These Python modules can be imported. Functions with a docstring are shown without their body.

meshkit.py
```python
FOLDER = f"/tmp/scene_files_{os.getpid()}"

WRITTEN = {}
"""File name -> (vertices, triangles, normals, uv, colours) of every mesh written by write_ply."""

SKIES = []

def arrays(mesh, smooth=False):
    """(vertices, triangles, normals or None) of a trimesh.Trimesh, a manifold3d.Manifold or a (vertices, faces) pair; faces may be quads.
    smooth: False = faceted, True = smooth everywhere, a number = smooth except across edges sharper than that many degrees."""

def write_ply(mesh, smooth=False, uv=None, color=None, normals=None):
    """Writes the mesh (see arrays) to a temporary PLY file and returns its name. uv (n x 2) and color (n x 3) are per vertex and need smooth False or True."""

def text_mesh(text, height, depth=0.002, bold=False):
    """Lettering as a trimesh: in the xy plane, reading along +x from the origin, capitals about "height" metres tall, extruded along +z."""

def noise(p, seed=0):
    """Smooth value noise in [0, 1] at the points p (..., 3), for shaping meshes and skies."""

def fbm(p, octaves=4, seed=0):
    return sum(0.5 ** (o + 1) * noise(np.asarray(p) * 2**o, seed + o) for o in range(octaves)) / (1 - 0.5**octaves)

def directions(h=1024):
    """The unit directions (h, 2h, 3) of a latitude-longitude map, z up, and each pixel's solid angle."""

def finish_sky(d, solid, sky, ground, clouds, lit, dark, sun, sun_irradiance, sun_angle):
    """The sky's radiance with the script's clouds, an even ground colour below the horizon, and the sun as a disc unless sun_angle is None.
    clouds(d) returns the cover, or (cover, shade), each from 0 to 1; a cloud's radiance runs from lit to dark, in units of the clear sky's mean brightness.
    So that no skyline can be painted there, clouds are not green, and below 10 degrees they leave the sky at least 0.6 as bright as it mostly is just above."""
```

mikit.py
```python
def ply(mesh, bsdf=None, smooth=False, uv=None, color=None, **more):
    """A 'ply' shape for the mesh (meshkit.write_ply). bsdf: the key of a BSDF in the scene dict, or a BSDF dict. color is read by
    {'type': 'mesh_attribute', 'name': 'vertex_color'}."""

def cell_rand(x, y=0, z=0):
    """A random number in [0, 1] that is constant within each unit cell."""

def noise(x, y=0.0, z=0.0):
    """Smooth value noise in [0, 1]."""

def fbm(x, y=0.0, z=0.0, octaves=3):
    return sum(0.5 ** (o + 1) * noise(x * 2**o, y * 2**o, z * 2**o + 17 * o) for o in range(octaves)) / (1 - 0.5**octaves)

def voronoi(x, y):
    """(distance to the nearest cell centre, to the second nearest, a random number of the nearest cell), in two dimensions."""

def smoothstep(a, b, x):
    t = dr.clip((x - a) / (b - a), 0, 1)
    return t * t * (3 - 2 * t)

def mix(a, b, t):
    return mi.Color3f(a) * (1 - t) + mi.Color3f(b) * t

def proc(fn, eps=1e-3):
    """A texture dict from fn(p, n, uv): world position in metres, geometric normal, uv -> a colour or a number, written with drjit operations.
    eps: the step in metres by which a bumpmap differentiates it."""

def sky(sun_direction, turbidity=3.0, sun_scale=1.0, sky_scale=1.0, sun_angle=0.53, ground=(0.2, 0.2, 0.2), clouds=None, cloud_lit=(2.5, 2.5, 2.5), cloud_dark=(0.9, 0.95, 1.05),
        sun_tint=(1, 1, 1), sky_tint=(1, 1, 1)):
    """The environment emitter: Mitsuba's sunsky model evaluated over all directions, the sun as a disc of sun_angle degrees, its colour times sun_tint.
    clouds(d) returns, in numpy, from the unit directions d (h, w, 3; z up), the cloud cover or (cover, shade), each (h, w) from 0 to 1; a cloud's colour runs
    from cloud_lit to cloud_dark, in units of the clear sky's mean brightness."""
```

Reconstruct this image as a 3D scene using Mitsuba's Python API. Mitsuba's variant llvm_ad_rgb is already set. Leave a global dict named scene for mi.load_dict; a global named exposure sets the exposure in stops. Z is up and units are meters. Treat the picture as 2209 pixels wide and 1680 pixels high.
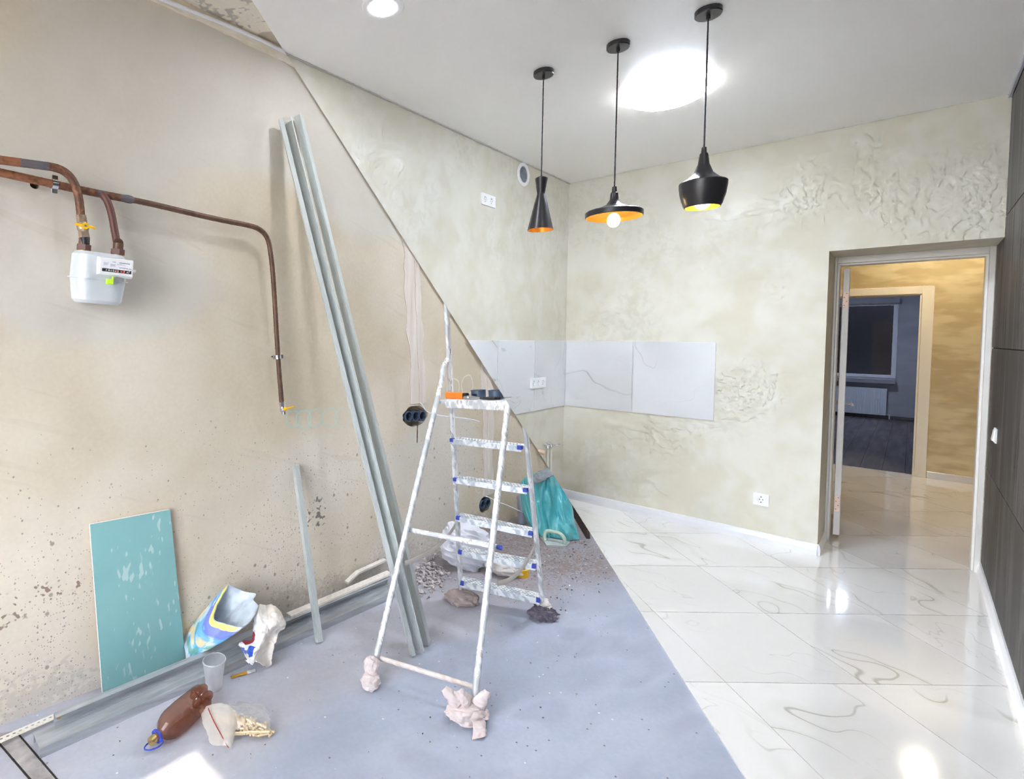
import math, random
import numpy as np, trimesh, manifold3d as m3, drjit as dr
from scipy.interpolate import RectBivariateSpline, CubicSpline
from scipy.spatial import ConvexHull
from shapely.geometry import Polygon, box as sbox, Point
import mitsuba as mi, mikit, meshkit
from mikit import smoothstep, mix

T = mi.ScalarTransform4f
scene, labels = {}, {}
random.seed(7); RNG = np.random.default_rng(7)
A = np.array

def col(r, g, b):
    return [((c / 255 / 12.92) if c / 255 <= 0.04045 else ((c / 255 + 0.055) / 1.055) ** 2.4) for c in (r, g, b)]

# ---------------------------------------------------------------- camera, sky, lights, exposure
exposure = 0.69
CAM, FWD, UP = A([2.2604, -4.9246, 1.5113]), A([-0.72178, 0.69121, -0.03557]), A([-0.032, 0.01801, 0.99933])
scene['camera'] = {'type': 'perspective', 'fov': 2 * math.degrees(math.atan(1104.5 / 1152.0)), 'fov_axis': 'x', 'near_clip': 0.02, 'far_clip': 100.0,
                   'principal_point_offset_x': -(764.0 - 1104.5) / 2209, 'principal_point_offset_y': -(765.7 - 840) / 1680,
                   'to_world': T().look_at(origin=CAM.tolist(), target=(CAM + FWD).tolist(), up=UP.tolist())}
def clouds(d):
    n = meshkit.fbm(d * A([3, 3, 6]), 4, 3)
    return np.clip(n * 1.6 - 0.25, 0, 1), np.clip(n - 0.4, 0, 1)
scene['sky'] = mikit.sky([0.0, -1.0, 1.165], turbidity=4.0, sun_scale=5.0, sky_scale=37.0, sun_angle=0.6, ground=(0.32, 0.31, 0.29), clouds=clouds,
                         cloud_lit=(2.4, 2.3, 2.15), cloud_dark=(1.2, 1.2, 1.2), sky_tint=(1.04, 1.03, 1.05), sun_tint=(0.95, 1.0, 1.1))
LED_DOME, LED_SPOT, HALL_LAMP, BEDROOM_LAMP, BULB = (42, 47, 55), (120, 126, 138), (138, 124, 98), (88, 104, 138), (26, 18, 9)

# ---------------------------------------------------------------- helpers: scene entries
def key_of(name, parent=None):
    base = f'{parent}__{name}' if parent else name
    k, i = base, 1
    while k in scene or any(x.startswith(k + '__') for x in scene):
        k = f'{base}_{i:03d}'; i += 1
    return k

def tag(k, label=None, cat=None, group=None, kind=None):
    d = labels.setdefault(k, {})
    for n, v in (('label', label), ('category', cat), ('group', group), ('kind', kind)):
        if v: d[n] = v
    return k

class Thing(str): pass
_things = set()
def thing(name, label, cat, group=None):
    k, i = name, 1
    while k in _things or k in scene: k = f'{name}_{i:03d}'; i += 1
    _things.add(k); tag(k, label, cat, group)
    return k

def obj(name, mesh, mat, parent=None, smooth=30, label=None, **kw):
    base = f'{parent}__{name}' if parent else name
    k, i = base, 1
    while k in scene or k in _parts or k in _things: k = f'{base}_{i:03d}'; i += 1
    _parts.add(k)
    scene[k] = mikit.ply(mesh, mat, smooth=smooth, **kw)
    if label: tag(k, label)
    return k
_parts = set()
def struct(name, mesh, mat, **kw):
    k = obj(name, mesh, mat, **kw); tag(k, kind='structure'); return k

# ---------------------------------------------------------------- helpers: meshes
def unit(v): v = A(v, float); return v / np.linalg.norm(v)
def man(tm): return m3.Manifold(m3.Mesh(np.asarray(tm.vertices, np.float32), np.asarray(tm.faces, np.uint32)))
def tri(m):
    q = m.to_mesh(); return trimesh.Trimesh(q.vert_properties[:, :3], q.tri_verts, process=False)
def cat(*ms): return trimesh.util.concatenate([m for m in ms if m is not None])
def box(lo, hi, b=0.0):
    lo, hi = A(lo, float), A(hi, float)
    if b <= 0: return trimesh.creation.box(bounds=[lo, hi])
    c, h = (lo + hi) / 2, (hi - lo) / 2
    b = min(b, 0.45 * h.min()); P = []
    for s in np.ndindex(2, 2, 2):
        s = A(s) * 2 - 1
        for k in range(3):
            o = A([b, b, b]); o[k] = 0
            P.append(c + s * (h - o))
    return trimesh.convex.convex_hull(np.array(P))
def hull(P): return trimesh.convex.convex_hull(np.array(P, float))
def frame(w, up=(0, 0, 1)):
    w = unit(w); u = np.cross(up, w)
    u = unit(u) if np.linalg.norm(u) > 1e-6 else A([1.0, 0, 0])
    return u, np.cross(w, u), w
def mat4(u, v, w, o):
    m = np.eye(4); m[:3, 0], m[:3, 1], m[:3, 2], m[:3, 3] = u, v, w, o; return m
def prism(poly, P0, P1, u=None):
    """polygon (2-D, u right and v up) extruded from P0 to P1"""
    P0, P1 = A(P0, float), A(P1, float); w = unit(P1 - P0)
    if u is None: u, v, _ = frame(w)
    else:
        u = unit(A(u, float) - w * np.dot(u, w)); v = np.cross(w, u)
    if not isinstance(poly, Polygon): poly = Polygon(poly)
    m = trimesh.creation.extrude_polygon(poly, np.linalg.norm(P1 - P0), engine='earcut')
    m.apply_transform(mat4(u, v, w, P0)); return m
def rrect(w, h, r, n=4): return sbox(-w / 2 + r, -h / 2 + r, w / 2 - r, h / 2 - r).buffer(r, quad_segs=n)
def channel_poly(w, d, t=0.0016, lip=0.0):
    p = [(-w / 2, 0), (w / 2, 0), (w / 2, d), (w / 2 - t, d), (w / 2 - t, t), (-w / 2 + t, t), (-w / 2 + t, d), (-w / 2, d)]
    if lip: p = [(-w / 2, 0), (w / 2, 0), (w / 2, d), (w / 2 - lip, d), (w / 2 - lip, d - t), (w / 2 - t, d - t), (w / 2 - t, t), (-w / 2 + t, t), (-w / 2 + t, d - t), (-w / 2 + lip, d - t), (-w / 2 + lip, d), (-w / 2, d)]
    return Polygon(p)
def tube(pts, r, n=14, sub=0, close=True):
    p = A(pts, float)
    if sub:
        s = np.r_[0, np.cumsum(np.linalg.norm(np.diff(p, axis=0), axis=1))]
        f = CubicSpline(s, p); p = f(np.linspace(0, s[-1], sub))
    t = np.gradient(p, axis=0); t /= np.linalg.norm(t, axis=1, keepdims=True)
    u = frame(t[0])[0]; V = []
    rr = np.broadcast_to(r, (len(p),)); an = np.arange(n) * 2 * np.pi / n
    for i in range(len(p)):
        u = unit(u - t[i] * np.dot(u, t[i])); v = np.cross(t[i], u)
        V.append(p[i] + rr[i] * (np.cos(an)[:, None] * u + np.sin(an)[:, None] * v))
    V = np.vstack(V); i, j = np.meshgrid(np.arange(len(p) - 1), np.arange(n), indexing='ij')
    q = np.stack([i * n + j, i * n + (j + 1) % n, (i + 1) * n + (j + 1) % n, (i + 1) * n + j], -1).reshape(-1, 4)
    F = np.vstack([q[:, [0, 1, 2]], q[:, [0, 2, 3]]])
    if close:
        c0, c1 = len(V), len(V) + 1; V = np.vstack([V, p[0], p[-1]]); k = np.arange(n); b = (len(p) - 1) * n
        F = np.vstack([F, np.stack([(k + 1) % n, k, k * 0 + c0], 1), np.stack([b + k, b + (k + 1) % n, k * 0 + c1], 1)])
    return trimesh.Trimesh(V, F, process=False)
def lathe(prof, o=(0, 0, 0), axis=(0, 0, 1), n=40):
    m = trimesh.creation.revolve(A(prof, float), sections=n)
    u, v, w = frame(axis); m.apply_transform(mat4(u, v, w, o)); return m
def patch(rows, nu=40, nv=40, fold=0.006, freq=22, seed=0, rough=0.0):
    R = A(rows, float); a, b = R.shape[:2]
    U, V = np.linspace(0, 1, nu), np.linspace(0, 1, nv)
    k = [RectBivariateSpline(np.linspace(0, 1, a), np.linspace(0, 1, b), R[..., c], kx=min(3, a - 1), ky=min(3, b - 1))(U, V) for c in range(3)]
    P = np.stack(k, -1); du, dv = np.gradient(P, axis=0), np.gradient(P, axis=1)
    N = np.cross(du, dv); N /= np.linalg.norm(N, axis=-1, keepdims=True) + 1e-9
    n1 = np.abs(meshkit.fbm(P * freq, 3, seed) - 0.5) * 2; n2 = meshkit.fbm(P * freq * 3, 2, seed + 9) - 0.5
    P = P + N * (fold * (n1 - 0.35) * 2 + rough * n2)[..., None]
    i, j = np.meshgrid(np.arange(nu - 1), np.arange(nv - 1), indexing='ij')
    q = np.stack([i * nv + j, i * nv + j + 1, (i + 1) * nv + j + 1, (i + 1) * nv + j], -1).reshape(-1, 4)
    m = trimesh.Trimesh(P.reshape(-1, 3), np.vstack([q[:, [0, 1, 2]], q[:, [0, 2, 3]]]), process=False)
    uu, vv = np.meshgrid(U, V, indexing='ij')
    return m, np.stack([uu.ravel(), vv.ravel()], 1)
def crumple(c, rad, seed, amp=0.25, freq=2.2, floor=None, rot=0.0, sub=5, fine=0.04):
    m = trimesh.creation.icosphere(subdivisions=sub); v = np.array(m.vertices)
    w = v + 0.35 * np.stack([meshkit.fbm(v * 2.2 + k * 7 + seed, 2, seed + k) - 0.5 for k in range(3)], -1)
    n0 = meshkit.fbm(w * freq + seed * 3.1, 2, seed) - 0.5; n1 = np.sqrt((meshkit.fbm(w * freq * 1.5 + seed, 2, seed + 3) - 0.5) ** 2 + 0.0012)
    n2 = meshkit.fbm(v * freq * 4 + seed, 2, seed + 5) - 0.5
    v = v * (1 + amp * (1.6 * n0 + 3.6 * (n1 - 0.11)) + fine * n2)[:, None] * A(rad)
    ca, sa = math.cos(rot), math.sin(rot)
    v = v @ A([[ca, sa, 0], [-sa, ca, 0], [0, 0, 1]]) + A(c)
    if floor is not None: v[:, 2] = np.where(v[:, 2] < floor, floor + 0.02 * (v[:, 2] - floor), v[:, 2])
    return trimesh.Trimesh(v, m.faces, process=False)
def sheet_solid(m, t):
    n = np.array(m.vertex_normals); V = np.vstack([m.vertices + n * t / 2, m.vertices - n * t / 2]); k = len(m.vertices)
    e = trimesh.grouping.group_rows(np.sort(m.edges, axis=1), require_count=1); e = m.edges[e]
    F = np.vstack([m.faces, m.faces[:, ::-1] + k, np.stack([e[:, 1], e[:, 0], e[:, 0] + k], 1), np.stack([e[:, 1], e[:, 0] + k, e[:, 1] + k], 1)])
    return trimesh.Trimesh(V, F, process=False)

# the straight edge where the renovated half begins: one vertical-ish section through the room
SN, SD = A([-0.69378, -0.47621, -0.54027]), -0.03965
def keep_raw(m): return tri(man(m).trim_by_plane(SN.tolist(), SD))
def keep_new(m): return tri(man(m).trim_by_plane((-SN).tolist(), -SD))
def cut_sheet(m): return trimesh.intersections.slice_mesh_plane(m, SN, SN * SD, cap=False)

# ---------------------------------------------------------------- materials
# cheap two-dimensional value noise (four hashes a lookup) keeps the render quick
def hash2(i, j):
    h = i * 374761393 + j * 668265263; h = (h ^ (h >> 13)) * 1274126177
    return mi.Float((h ^ (h >> 16)) & 0xFFFFFF) * (1 / 16777215.0)
def cells(x, y):
    fx, fy = dr.floor(x), dr.floor(y)
    return fx, fy, mi.UInt32(mi.Int32(fx) + 1000000), mi.UInt32(mi.Int32(fy) + 1000000)
def noise(x, y=0.0, z=0.0):
    x, y = mi.Float(x), mi.Float(y)
    if isinstance(z, (int, float)): x, y = x + z * 13.37, y + z * 7.71
    else: x, y = x + z * 0.71, y + z * 0.63
    x, y = x * 0.83 + y * 0.56, y * 0.83 - x * 0.56
    fx, fy, i, j = cells(x, y); u, v = x - fx, y - fy; u, v = u * u * (3 - 2 * u), v * v * (3 - 2 * v)
    return dr.lerp(dr.lerp(hash2(i, j), hash2(i + 1, j), u), dr.lerp(hash2(i, j + 1), hash2(i + 1, j + 1), u), v)
def fbm(x, y=0.0, z=0.0, octaves=3):
    s, a = 0, 1.0
    for o in range(octaves):
        k = 2.0 ** o; a *= 0.5; s = s + a * noise((x if o % 2 == 0 else y) * k + 5.2 * o, (y if o % 2 == 0 else -x) * k + 1.7 * o, z if isinstance(z, (int, float)) else z * k)
    return s / (1 - a)
def cell_rand(x, y, k=0):
    return hash2(mi.UInt32(mi.Int32(dr.floor(mi.Float(x))) + 1000000 + 77 * k), mi.UInt32(mi.Int32(dr.floor(mi.Float(y))) + 1000000 + 131 * k))
def dots(x, y):
    """one round dot at a random place in every cell: (distance to it, in cells; the cell's random number)"""
    x, y = mi.Float(x), mi.Float(y); fx, fy, i, j = cells(x, y); a, b = hash2(i, j), hash2(i + 7919, j + 104729)
    r = hash2(i + 31337, j + 4242)
    return dr.sqrt(dr.square(x - fx - 0.3 - 0.4 * a) + dr.square(y - fy - 0.3 - 0.4 * b)), r
def bsdf(name, d): scene[name] = d
def prin(name, color, rough=0.5, metal=0.0, spec=0.5, bump=None, bs=0.001, two=True, eps=1e-3, **kw):
    c = color if isinstance(color, dict) else {'type': 'rgb', 'value': color}
    r = rough if isinstance(rough, dict) else float(rough)
    d = {'type': 'principled', 'base_color': c, 'roughness': r, 'metallic': float(metal), 'specular': float(spec), **kw}
    if bump is not None: d = {'type': 'bumpmap', 'arbitrary': mikit.proc(bump, eps), 'scale': float(bs), 'bsdf': d}
    bsdf(name, {'type': 'twosided', 'bsdf': d} if two else d)
proc = mikit.proc

def raw_wall(p, n, uv):
    y, z = p.y, p.z
    big = fbm(y * 1.3 + 3, z * 1.3, 1.0, 3); mid = fbm(y * 5, z * 4, 2.0, 2); fine = noise(y * 90, z * 90, 3.0)
    c = mix(col(193, 180, 158), col(211, 201, 184), smoothstep(0.25, 0.75, big * 0.65 + mid * 0.35))
    c = c * (0.975 + 0.05 * fine)
    c = mix(c, mi.Color3f(col(198, 198, 196)), 0.4 * smoothstep(0.5, 0.7, noise(y * 1.1 + 7, z * 1.9 + 2)))
    # trowel scratches
    s = fbm(y * 3.0 + z * 1.2, z * 26.0 + y * 9, 5.0, 2); c = mix(c, mi.Color3f(col(186, 174, 156)), 0.25 * smoothstep(0.80, 0.86, s))
    # splashed specks of bitumen and mortar, thicker in some places and near the floor
    clump = smoothstep(0.40, 0.70, mid); low = smoothstep(1.25, 0.15, z) * (0.25 + 0.75 * clump)
    for k, (sc, rad, thr) in enumerate(((16.0, 0.17, 0.90), (40.0, 0.20, 0.80), (90.0, 0.26, 0.74))):
        d1, rnd = dots(y * sc + 11 * k, z * sc * 0.9)
        on = dr.select(rnd > 1.0 - low * (1.0 - thr), 1.0, 0.0) * smoothstep(rad * (0.5 + rnd * 0.5), rad * 0.45 * (0.5 + rnd * 0.5), d1)
        c = mix(c, mi.Color3f(col(122, 112, 106)), 0.7 * on)
    b = fbm(y * 55, z * 60, 8.0, 2)
    for (cy, cz, w, h, cc) in ((-4.36, 0.47, 0.16, 0.05, (118, 92, 80)), (-4.52, 0.42, 0.10, 0.06, (120, 100, 88)), (-3.02, 0.50, 0.08, 0.10, (92, 88, 84))):
        d = dr.sqrt(dr.square((y - cy) / w) + dr.square((z - cz) / h))
        c = mix(c, mi.Color3f(col(*cc)), 0.8 * smoothstep(0.56, 0.66, b - 0.15 * d) * smoothstep(1.3, 0.8, d))
    # smears of screed mortar along the foot of the wall
    c = mix(c, mi.Color3f(col(172, 163, 154)), 0.4 * smoothstep(0.48, 0.62, 0.5 * mid + 0.5 * b + 0.9 * (0.07 - z)) * smoothstep(0.22, 0.16, z))
    # chalk rings marking sockets
    wob = 0.9 + 0.2 * noise(y * 22, z * 22)
    for (cy, cz, r, cc, o) in ((-3.186, 1.06, 0.045, (150, 205, 200), .5), (-3.116, 1.053, 0.05, (150, 205, 200), .5), (-3.037, 1.051, 0.05, (155, 205, 200), .45), (-2.932, 1.049, 0.055, (160, 205, 198), .4), (-2.841, 1.045, 0.055, (176, 205, 198), .4),
                               (-1.76, 1.14, 0.075, (226, 222, 214), .7), (-1.584, 1.157, 0.075, (226, 222, 214), .7), (-1.40, 0.36, 0.05, (222, 220, 214), .5)):
        d = dr.abs(dr.sqrt(dr.square(y - cy) + dr.square(z - cz)) - r * wob)
        c = mix(c, mi.Color3f(col(*cc)), o * smoothstep(0.006, 0.002, d))
    return c
def raw_wall_bump(p, n, uv):
    return 0.6 * fbm(p.y * 12, p.z * 12, 1.0, 2) + 0.3 * noise(p.y * 60, p.z * 60, 2.0)
prin('m_raw_wall', proc(raw_wall), 0.85, spec=0.2, bump=raw_wall_bump, bs=0.004)

def screed(p, n, uv):
    x, y = p.x, p.y
    big = fbm(x * 1.4, y * 1.4, 2.0, 3); sw = fbm(x * 2.5 + y * 1.5, y * 2.5 - x * 7, 5.0, 3)
    c = mix(col(152, 160, 176), col(168, 175, 191), smoothstep(0.3, 0.7, 0.6 * big + 0.4 * sw))
    c = mix(c, mi.Color3f(col(176, 171, 172)), 0.5 * smoothstep(0.45, 0.68, 0.7 * noise(x * 2.4 + 4, y * 2.4, 9.0) + 0.5 * smoothstep(1.0, 0.2, x)))
    fine = noise(x * 90, y * 90, 1.0); c = c * (0.97 + 0.06 * fine)
    st = smoothstep(0.58, 0.74, 0.6 * sw + 0.4 * noise(x * 6, y * 6, 12.0)); c = mix(c, mi.Color3f(col(134, 140, 158)), 0.35 * st)
    # brown building dirt trodden into the corner behind the ladder
    e = smoothstep(1.25, 0.45, dr.sqrt(dr.square((x - 0.35) / 0.75) + dr.square((y + 1.45) / 0.95)) + 0.8 * (big - 0.5))
    c = mix(c, mi.Color3f(col(134, 122, 120)), e * (0.55 + 0.45 * smoothstep(0.35, 0.6, fine * 0.5 + 0.5 * sw)))
    d1, r = dots(x * 24, y * 24); c = mix(c, mi.Color3f(mix(col(88, 82, 84), col(224, 224, 226), dr.select(r > 0.982, 1.0, 0.0))), 0.8 * dr.select(r > 0.955, 1.0, 0.0) * smoothstep(0.12, 0.05, d1))
    return c
prin('m_screed', proc(screed), 0.62, spec=0.35, bump=lambda p, n, uv: fbm(p.x * 30, p.y * 30, 1.0, 2), bs=0.0015)

G0, GI, GJ = A([1.739, -2.138]), A([0.424, 0.437]), A([-0.42, 0.434])
GM = np.linalg.inv(np.stack([GI, GJ], 1))
def marble(a, b, px, py):
    k = cell_rand(a, b, 5); k2 = cell_rand(a, b, 6)
    ang = k * 1.2 - 0.2; ca, sa = dr.cos(ang), dr.sin(ang)
    x, y = (px * ca - py * sa) + k * 37, (px * sa + py * ca) + k2 * 23
    wx, wy = noise(x * 2.6, y * 2.6, 1.0) - 0.5 + 0.5 * noise(x * 7, y * 7, 2.0), noise(x * 2.6 + 9, y * 2.6, 4.0) - 0.5 + 0.4 * noise(x * 8, y * 8, 5.0)
    v1 = dr.abs(fbm(x * 0.8 + wx * 0.4, y * 3.4 + wy * 1.1, 2.0, 3) - 0.5); v2 = dr.abs(fbm(x * 1.8 + wx, y * 6.0 + wy * 1.6 + 5, 7.0, 3) - 0.5)
    m = noise(x * 2.2 + 3, y * 2.6, 6.0); m1, m2 = smoothstep(0.42, 0.72, m), smoothstep(0.6, 0.3, m)
    c = mix(col(228, 226, 222), col(217, 215, 211), smoothstep(0.3, 0.7, noise(x * 1.3, y * 2.2, 3.0)))
    c = mix(c, mi.Color3f(col(198, 196, 188)), 0.30 * smoothstep(0.075, 0.0, v1) * m1)
    c = mix(c, mi.Color3f(col(156, 154, 140)), 0.65 * smoothstep(0.009, 0.001, v1) * m1)
    return mix(c, mi.Color3f(col(178, 176, 166)), 0.4 * smoothstep(0.010, 0.001, v2) * m2)
def floor_marble(p, n, uv):
    dx, dy = p.x - float(G0[0]), p.y - float(G0[1]); (a, b), (c, d) = GM.tolist()
    return marble(dr.floor(dx * a + dy * b), dr.floor(dx * c + dy * d), p.x, p.y)
prin('m_tile', proc(floor_marble), 0.07, spec=0.55, bump=lambda p, n, uv: noise(p.x * 9, p.y * 9, 1.0), bs=0.00018)
def wall_marble(p, n, uv):
    h = p.x + p.y
    c = marble(dr.floor(h / 0.6018), 3.0, h * 0.9, p.z * 0.9)
    return c * mi.Color3f(0.97, 0.99, 1.03)
prin('m_wall_tile', proc(wall_marble), 0.22, spec=0.4)
prin('m_grout', col(176, 172, 166), 0.8)

def plaster(p, n, uv):
    h = p.x + p.y
    b = fbm(h * 1.6, p.z * 1.6, 1.0, 3); m = fbm(h * 9 + 2 * b, p.z * 8, 4.0, 3)
    c = mix(col(204, 198, 179), col(215, 211, 198), smoothstep(0.3, 0.7, 0.5 * b + 0.5 * m))
    pit = smoothstep(0.50, 0.62, fbm(h * 30, p.z * 26, 8.0, 2)) * smoothstep(0.52, 0.66, 0.5 * b + 0.5 * noise(h * 2.1 + 4, p.z * 2.1, 2.0))
    return mix(c, mi.Color3f(col(190, 185, 168)), 0.22 * pit)
def plaster_bump(p, n, uv):
    h = p.x + p.y; patchy = smoothstep(0.48, 0.66, noise(h * 2.1 + 4, p.z * 2.1, 2.0))
    return 0.4 * fbm(h * 8, p.z * 8, 5.0, 2) + (0.06 + 0.22 * patchy) * smoothstep(0.40, 0.60, fbm(h * 38, p.z * 34, 8.0, 2))
prin('m_plaster', proc(plaster), proc(lambda p, n, uv: 0.30 + 0.3 * noise((p.x + p.y) * 6, p.z * 6, 2.0)), spec=0.4, bump=plaster_bump, bs=0.010)
def ochre(p, n, uv):
    h = p.x + p.y; b = fbm(h * 5, p.z * 14, 1.0, 3); return mix(col(184, 163, 118), col(204, 186, 144), smoothstep(0.3, 0.7, b))
prin('m_ochre', proc(ochre), 0.5, spec=0.4, bump=lambda p, n, uv: fbm((p.x + p.y) * 12, p.z * 30, 1.0, 3), bs=0.004)
prin('m_bedroom', proc(lambda p, n, uv: mix(col(150, 152, 160), col(176, 178, 184), fbm((p.x + p.y) * 3, p.z * 6, 1.0, 4))), 0.6)
prin('m_reveal', proc(lambda p, n, uv: mix(col(196, 184, 158), col(214, 204, 182), fbm((p.x + p.y) * 6, p.z * 6, 1.0, 4))), 0.6)
prin('m_ceiling', col(242, 241, 238), 0.38, spec=0.3)
def concrete(p, n, uv):
    a = fbm(p.x * 5, p.y * 5, 1.0, 3); f = noise(p.x * 60, p.y * 60, 4.0)
    c = mix(col(158, 152, 142), col(200, 194, 182), 0.6 * a + 0.4 * f)
    d1, r = dots(p.x * 46, p.y * 46); c = mix(c, mi.Color3f(col(226, 220, 206)), 0.75 * dr.select(r > 0.70, 1.0, 0.0) * smoothstep(0.42 * r, 0.12, d1) * smoothstep(0.42, 0.6, a))
    c = mix(c, mi.Color3f(col(222, 214, 198)), 0.8 * smoothstep(0.60, 0.66, noise(p.x * 4 + 2, p.y * 4, 9.0) * 0.7 + 0.3 * f))
    return mix(c, mi.Color3f(col(126, 104, 84)), 0.5 * smoothstep(0.66, 0.74, noise(p.x * 9, p.y * 9, 7.0)))
prin('m_concrete', proc(concrete), 0.9, bump=lambda p, n, uv: fbm(p.x * 25, p.y * 25, 1.0, 4), bs=0.004)
def dark_wood(p, n, uv):
    k = cell_rand(dr.floor(p.z / 0.77 + 0.09), dr.floor((p.y + 0.885) / 1.3), 2) * 20
    g = fbm(p.y * 14 + k, p.z * 1.4 + k, 1.0, 3); s = fbm(p.y * 34 + k, p.z * 5, 6.0, 2); big = noise(p.y * 4 + k, p.z * 2.4, 3.0)
    c = mix(col(58, 56, 54), col(76, 73, 71), smoothstep(0.3, 0.7, 0.6 * g + 0.4 * big))
    return mix(c, mi.Color3f(col(46, 44, 43)), 0.6 * smoothstep(0.58, 0.72, s) * smoothstep(0.4, 0.65, big))
prin('m_dark_wood', proc(dark_wood), 0.5, spec=0.35, bump=lambda p, n, uv: noise(p.y * 60, p.z * 5, 1.0), bs=0.001)
prin('m_dark_joint', col(34, 31, 29), 0.8)
prin('m_white_gloss', col(236, 236, 238), 0.16, spec=0.5)
prin('m_white', col(238, 238, 238), 0.35)
prin('m_white_plastic', col(242, 242, 240), 0.3)
prin('m_frame', col(232, 228, 222), 0.3)
prin('m_far_frame', col(228, 218, 196), 0.35)
prin('m_grey_hole', col(120, 124, 124), 0.5)
prin('m_black_hole', col(24, 24, 26), 0.6)
prin('m_black_metal', col(34, 33, 36), 0.32, spec=0.5)
prin('m_black_plastic', col(30, 32, 38), 0.4)
prin('m_box_blue', col(62, 76, 96), 0.45)
prin('m_gold', col(226, 170, 70), 0.35, metal=0.6)
prin('m_chrome', col(215, 215, 218), 0.18, metal=1.0)
prin('m_copper', col(226, 196, 178), 0.4, metal=0.3)
prin('m_brass', col(190, 160, 104), 0.35, metal=0.8)
prin('m_valve', proc(lambda p, n, uv: mix(col(150, 126, 104), col(186, 168, 148), fbm(p.y * 60, p.z * 60, p.x * 60, 2))), 0.35, metal=0.6)
prin('m_yellow', col(242, 190, 30), 0.35)
def rust(p, n, uv):
    b = fbm(p.y * 9, p.z * 9, p.x * 9, 3); f = fbm(p.y * 80, p.z * 80, p.x * 80, 3)
    c = mix(col(92, 62, 46), col(142, 92, 62), smoothstep(0.3, 0.7, 0.5 * b + 0.5 * f))
    w = dr.select((p.y > -4.46) & (p.y < -4.37) & (p.z > 2.09), 1.0, 0.0) + dr.select((p.y > -4.19) & (p.y < -4.155) & (p.z > 2.03), 1.0, 0.0) + dr.select((p.y > -4.10) & (p.y < -4.05), 1.0, 0.0)
    return mix(c, mi.Color3f(col(88, 96, 104)), dr.clip(w, 0, 1) * (0.5 + 0.5 * f))
prin('m_rust', proc(rust), 0.55, metal=0.25, bump=lambda p, n, uv: fbm(p.y * 120, p.z * 120, p.x * 120, 2), bs=0.0008)
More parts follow.
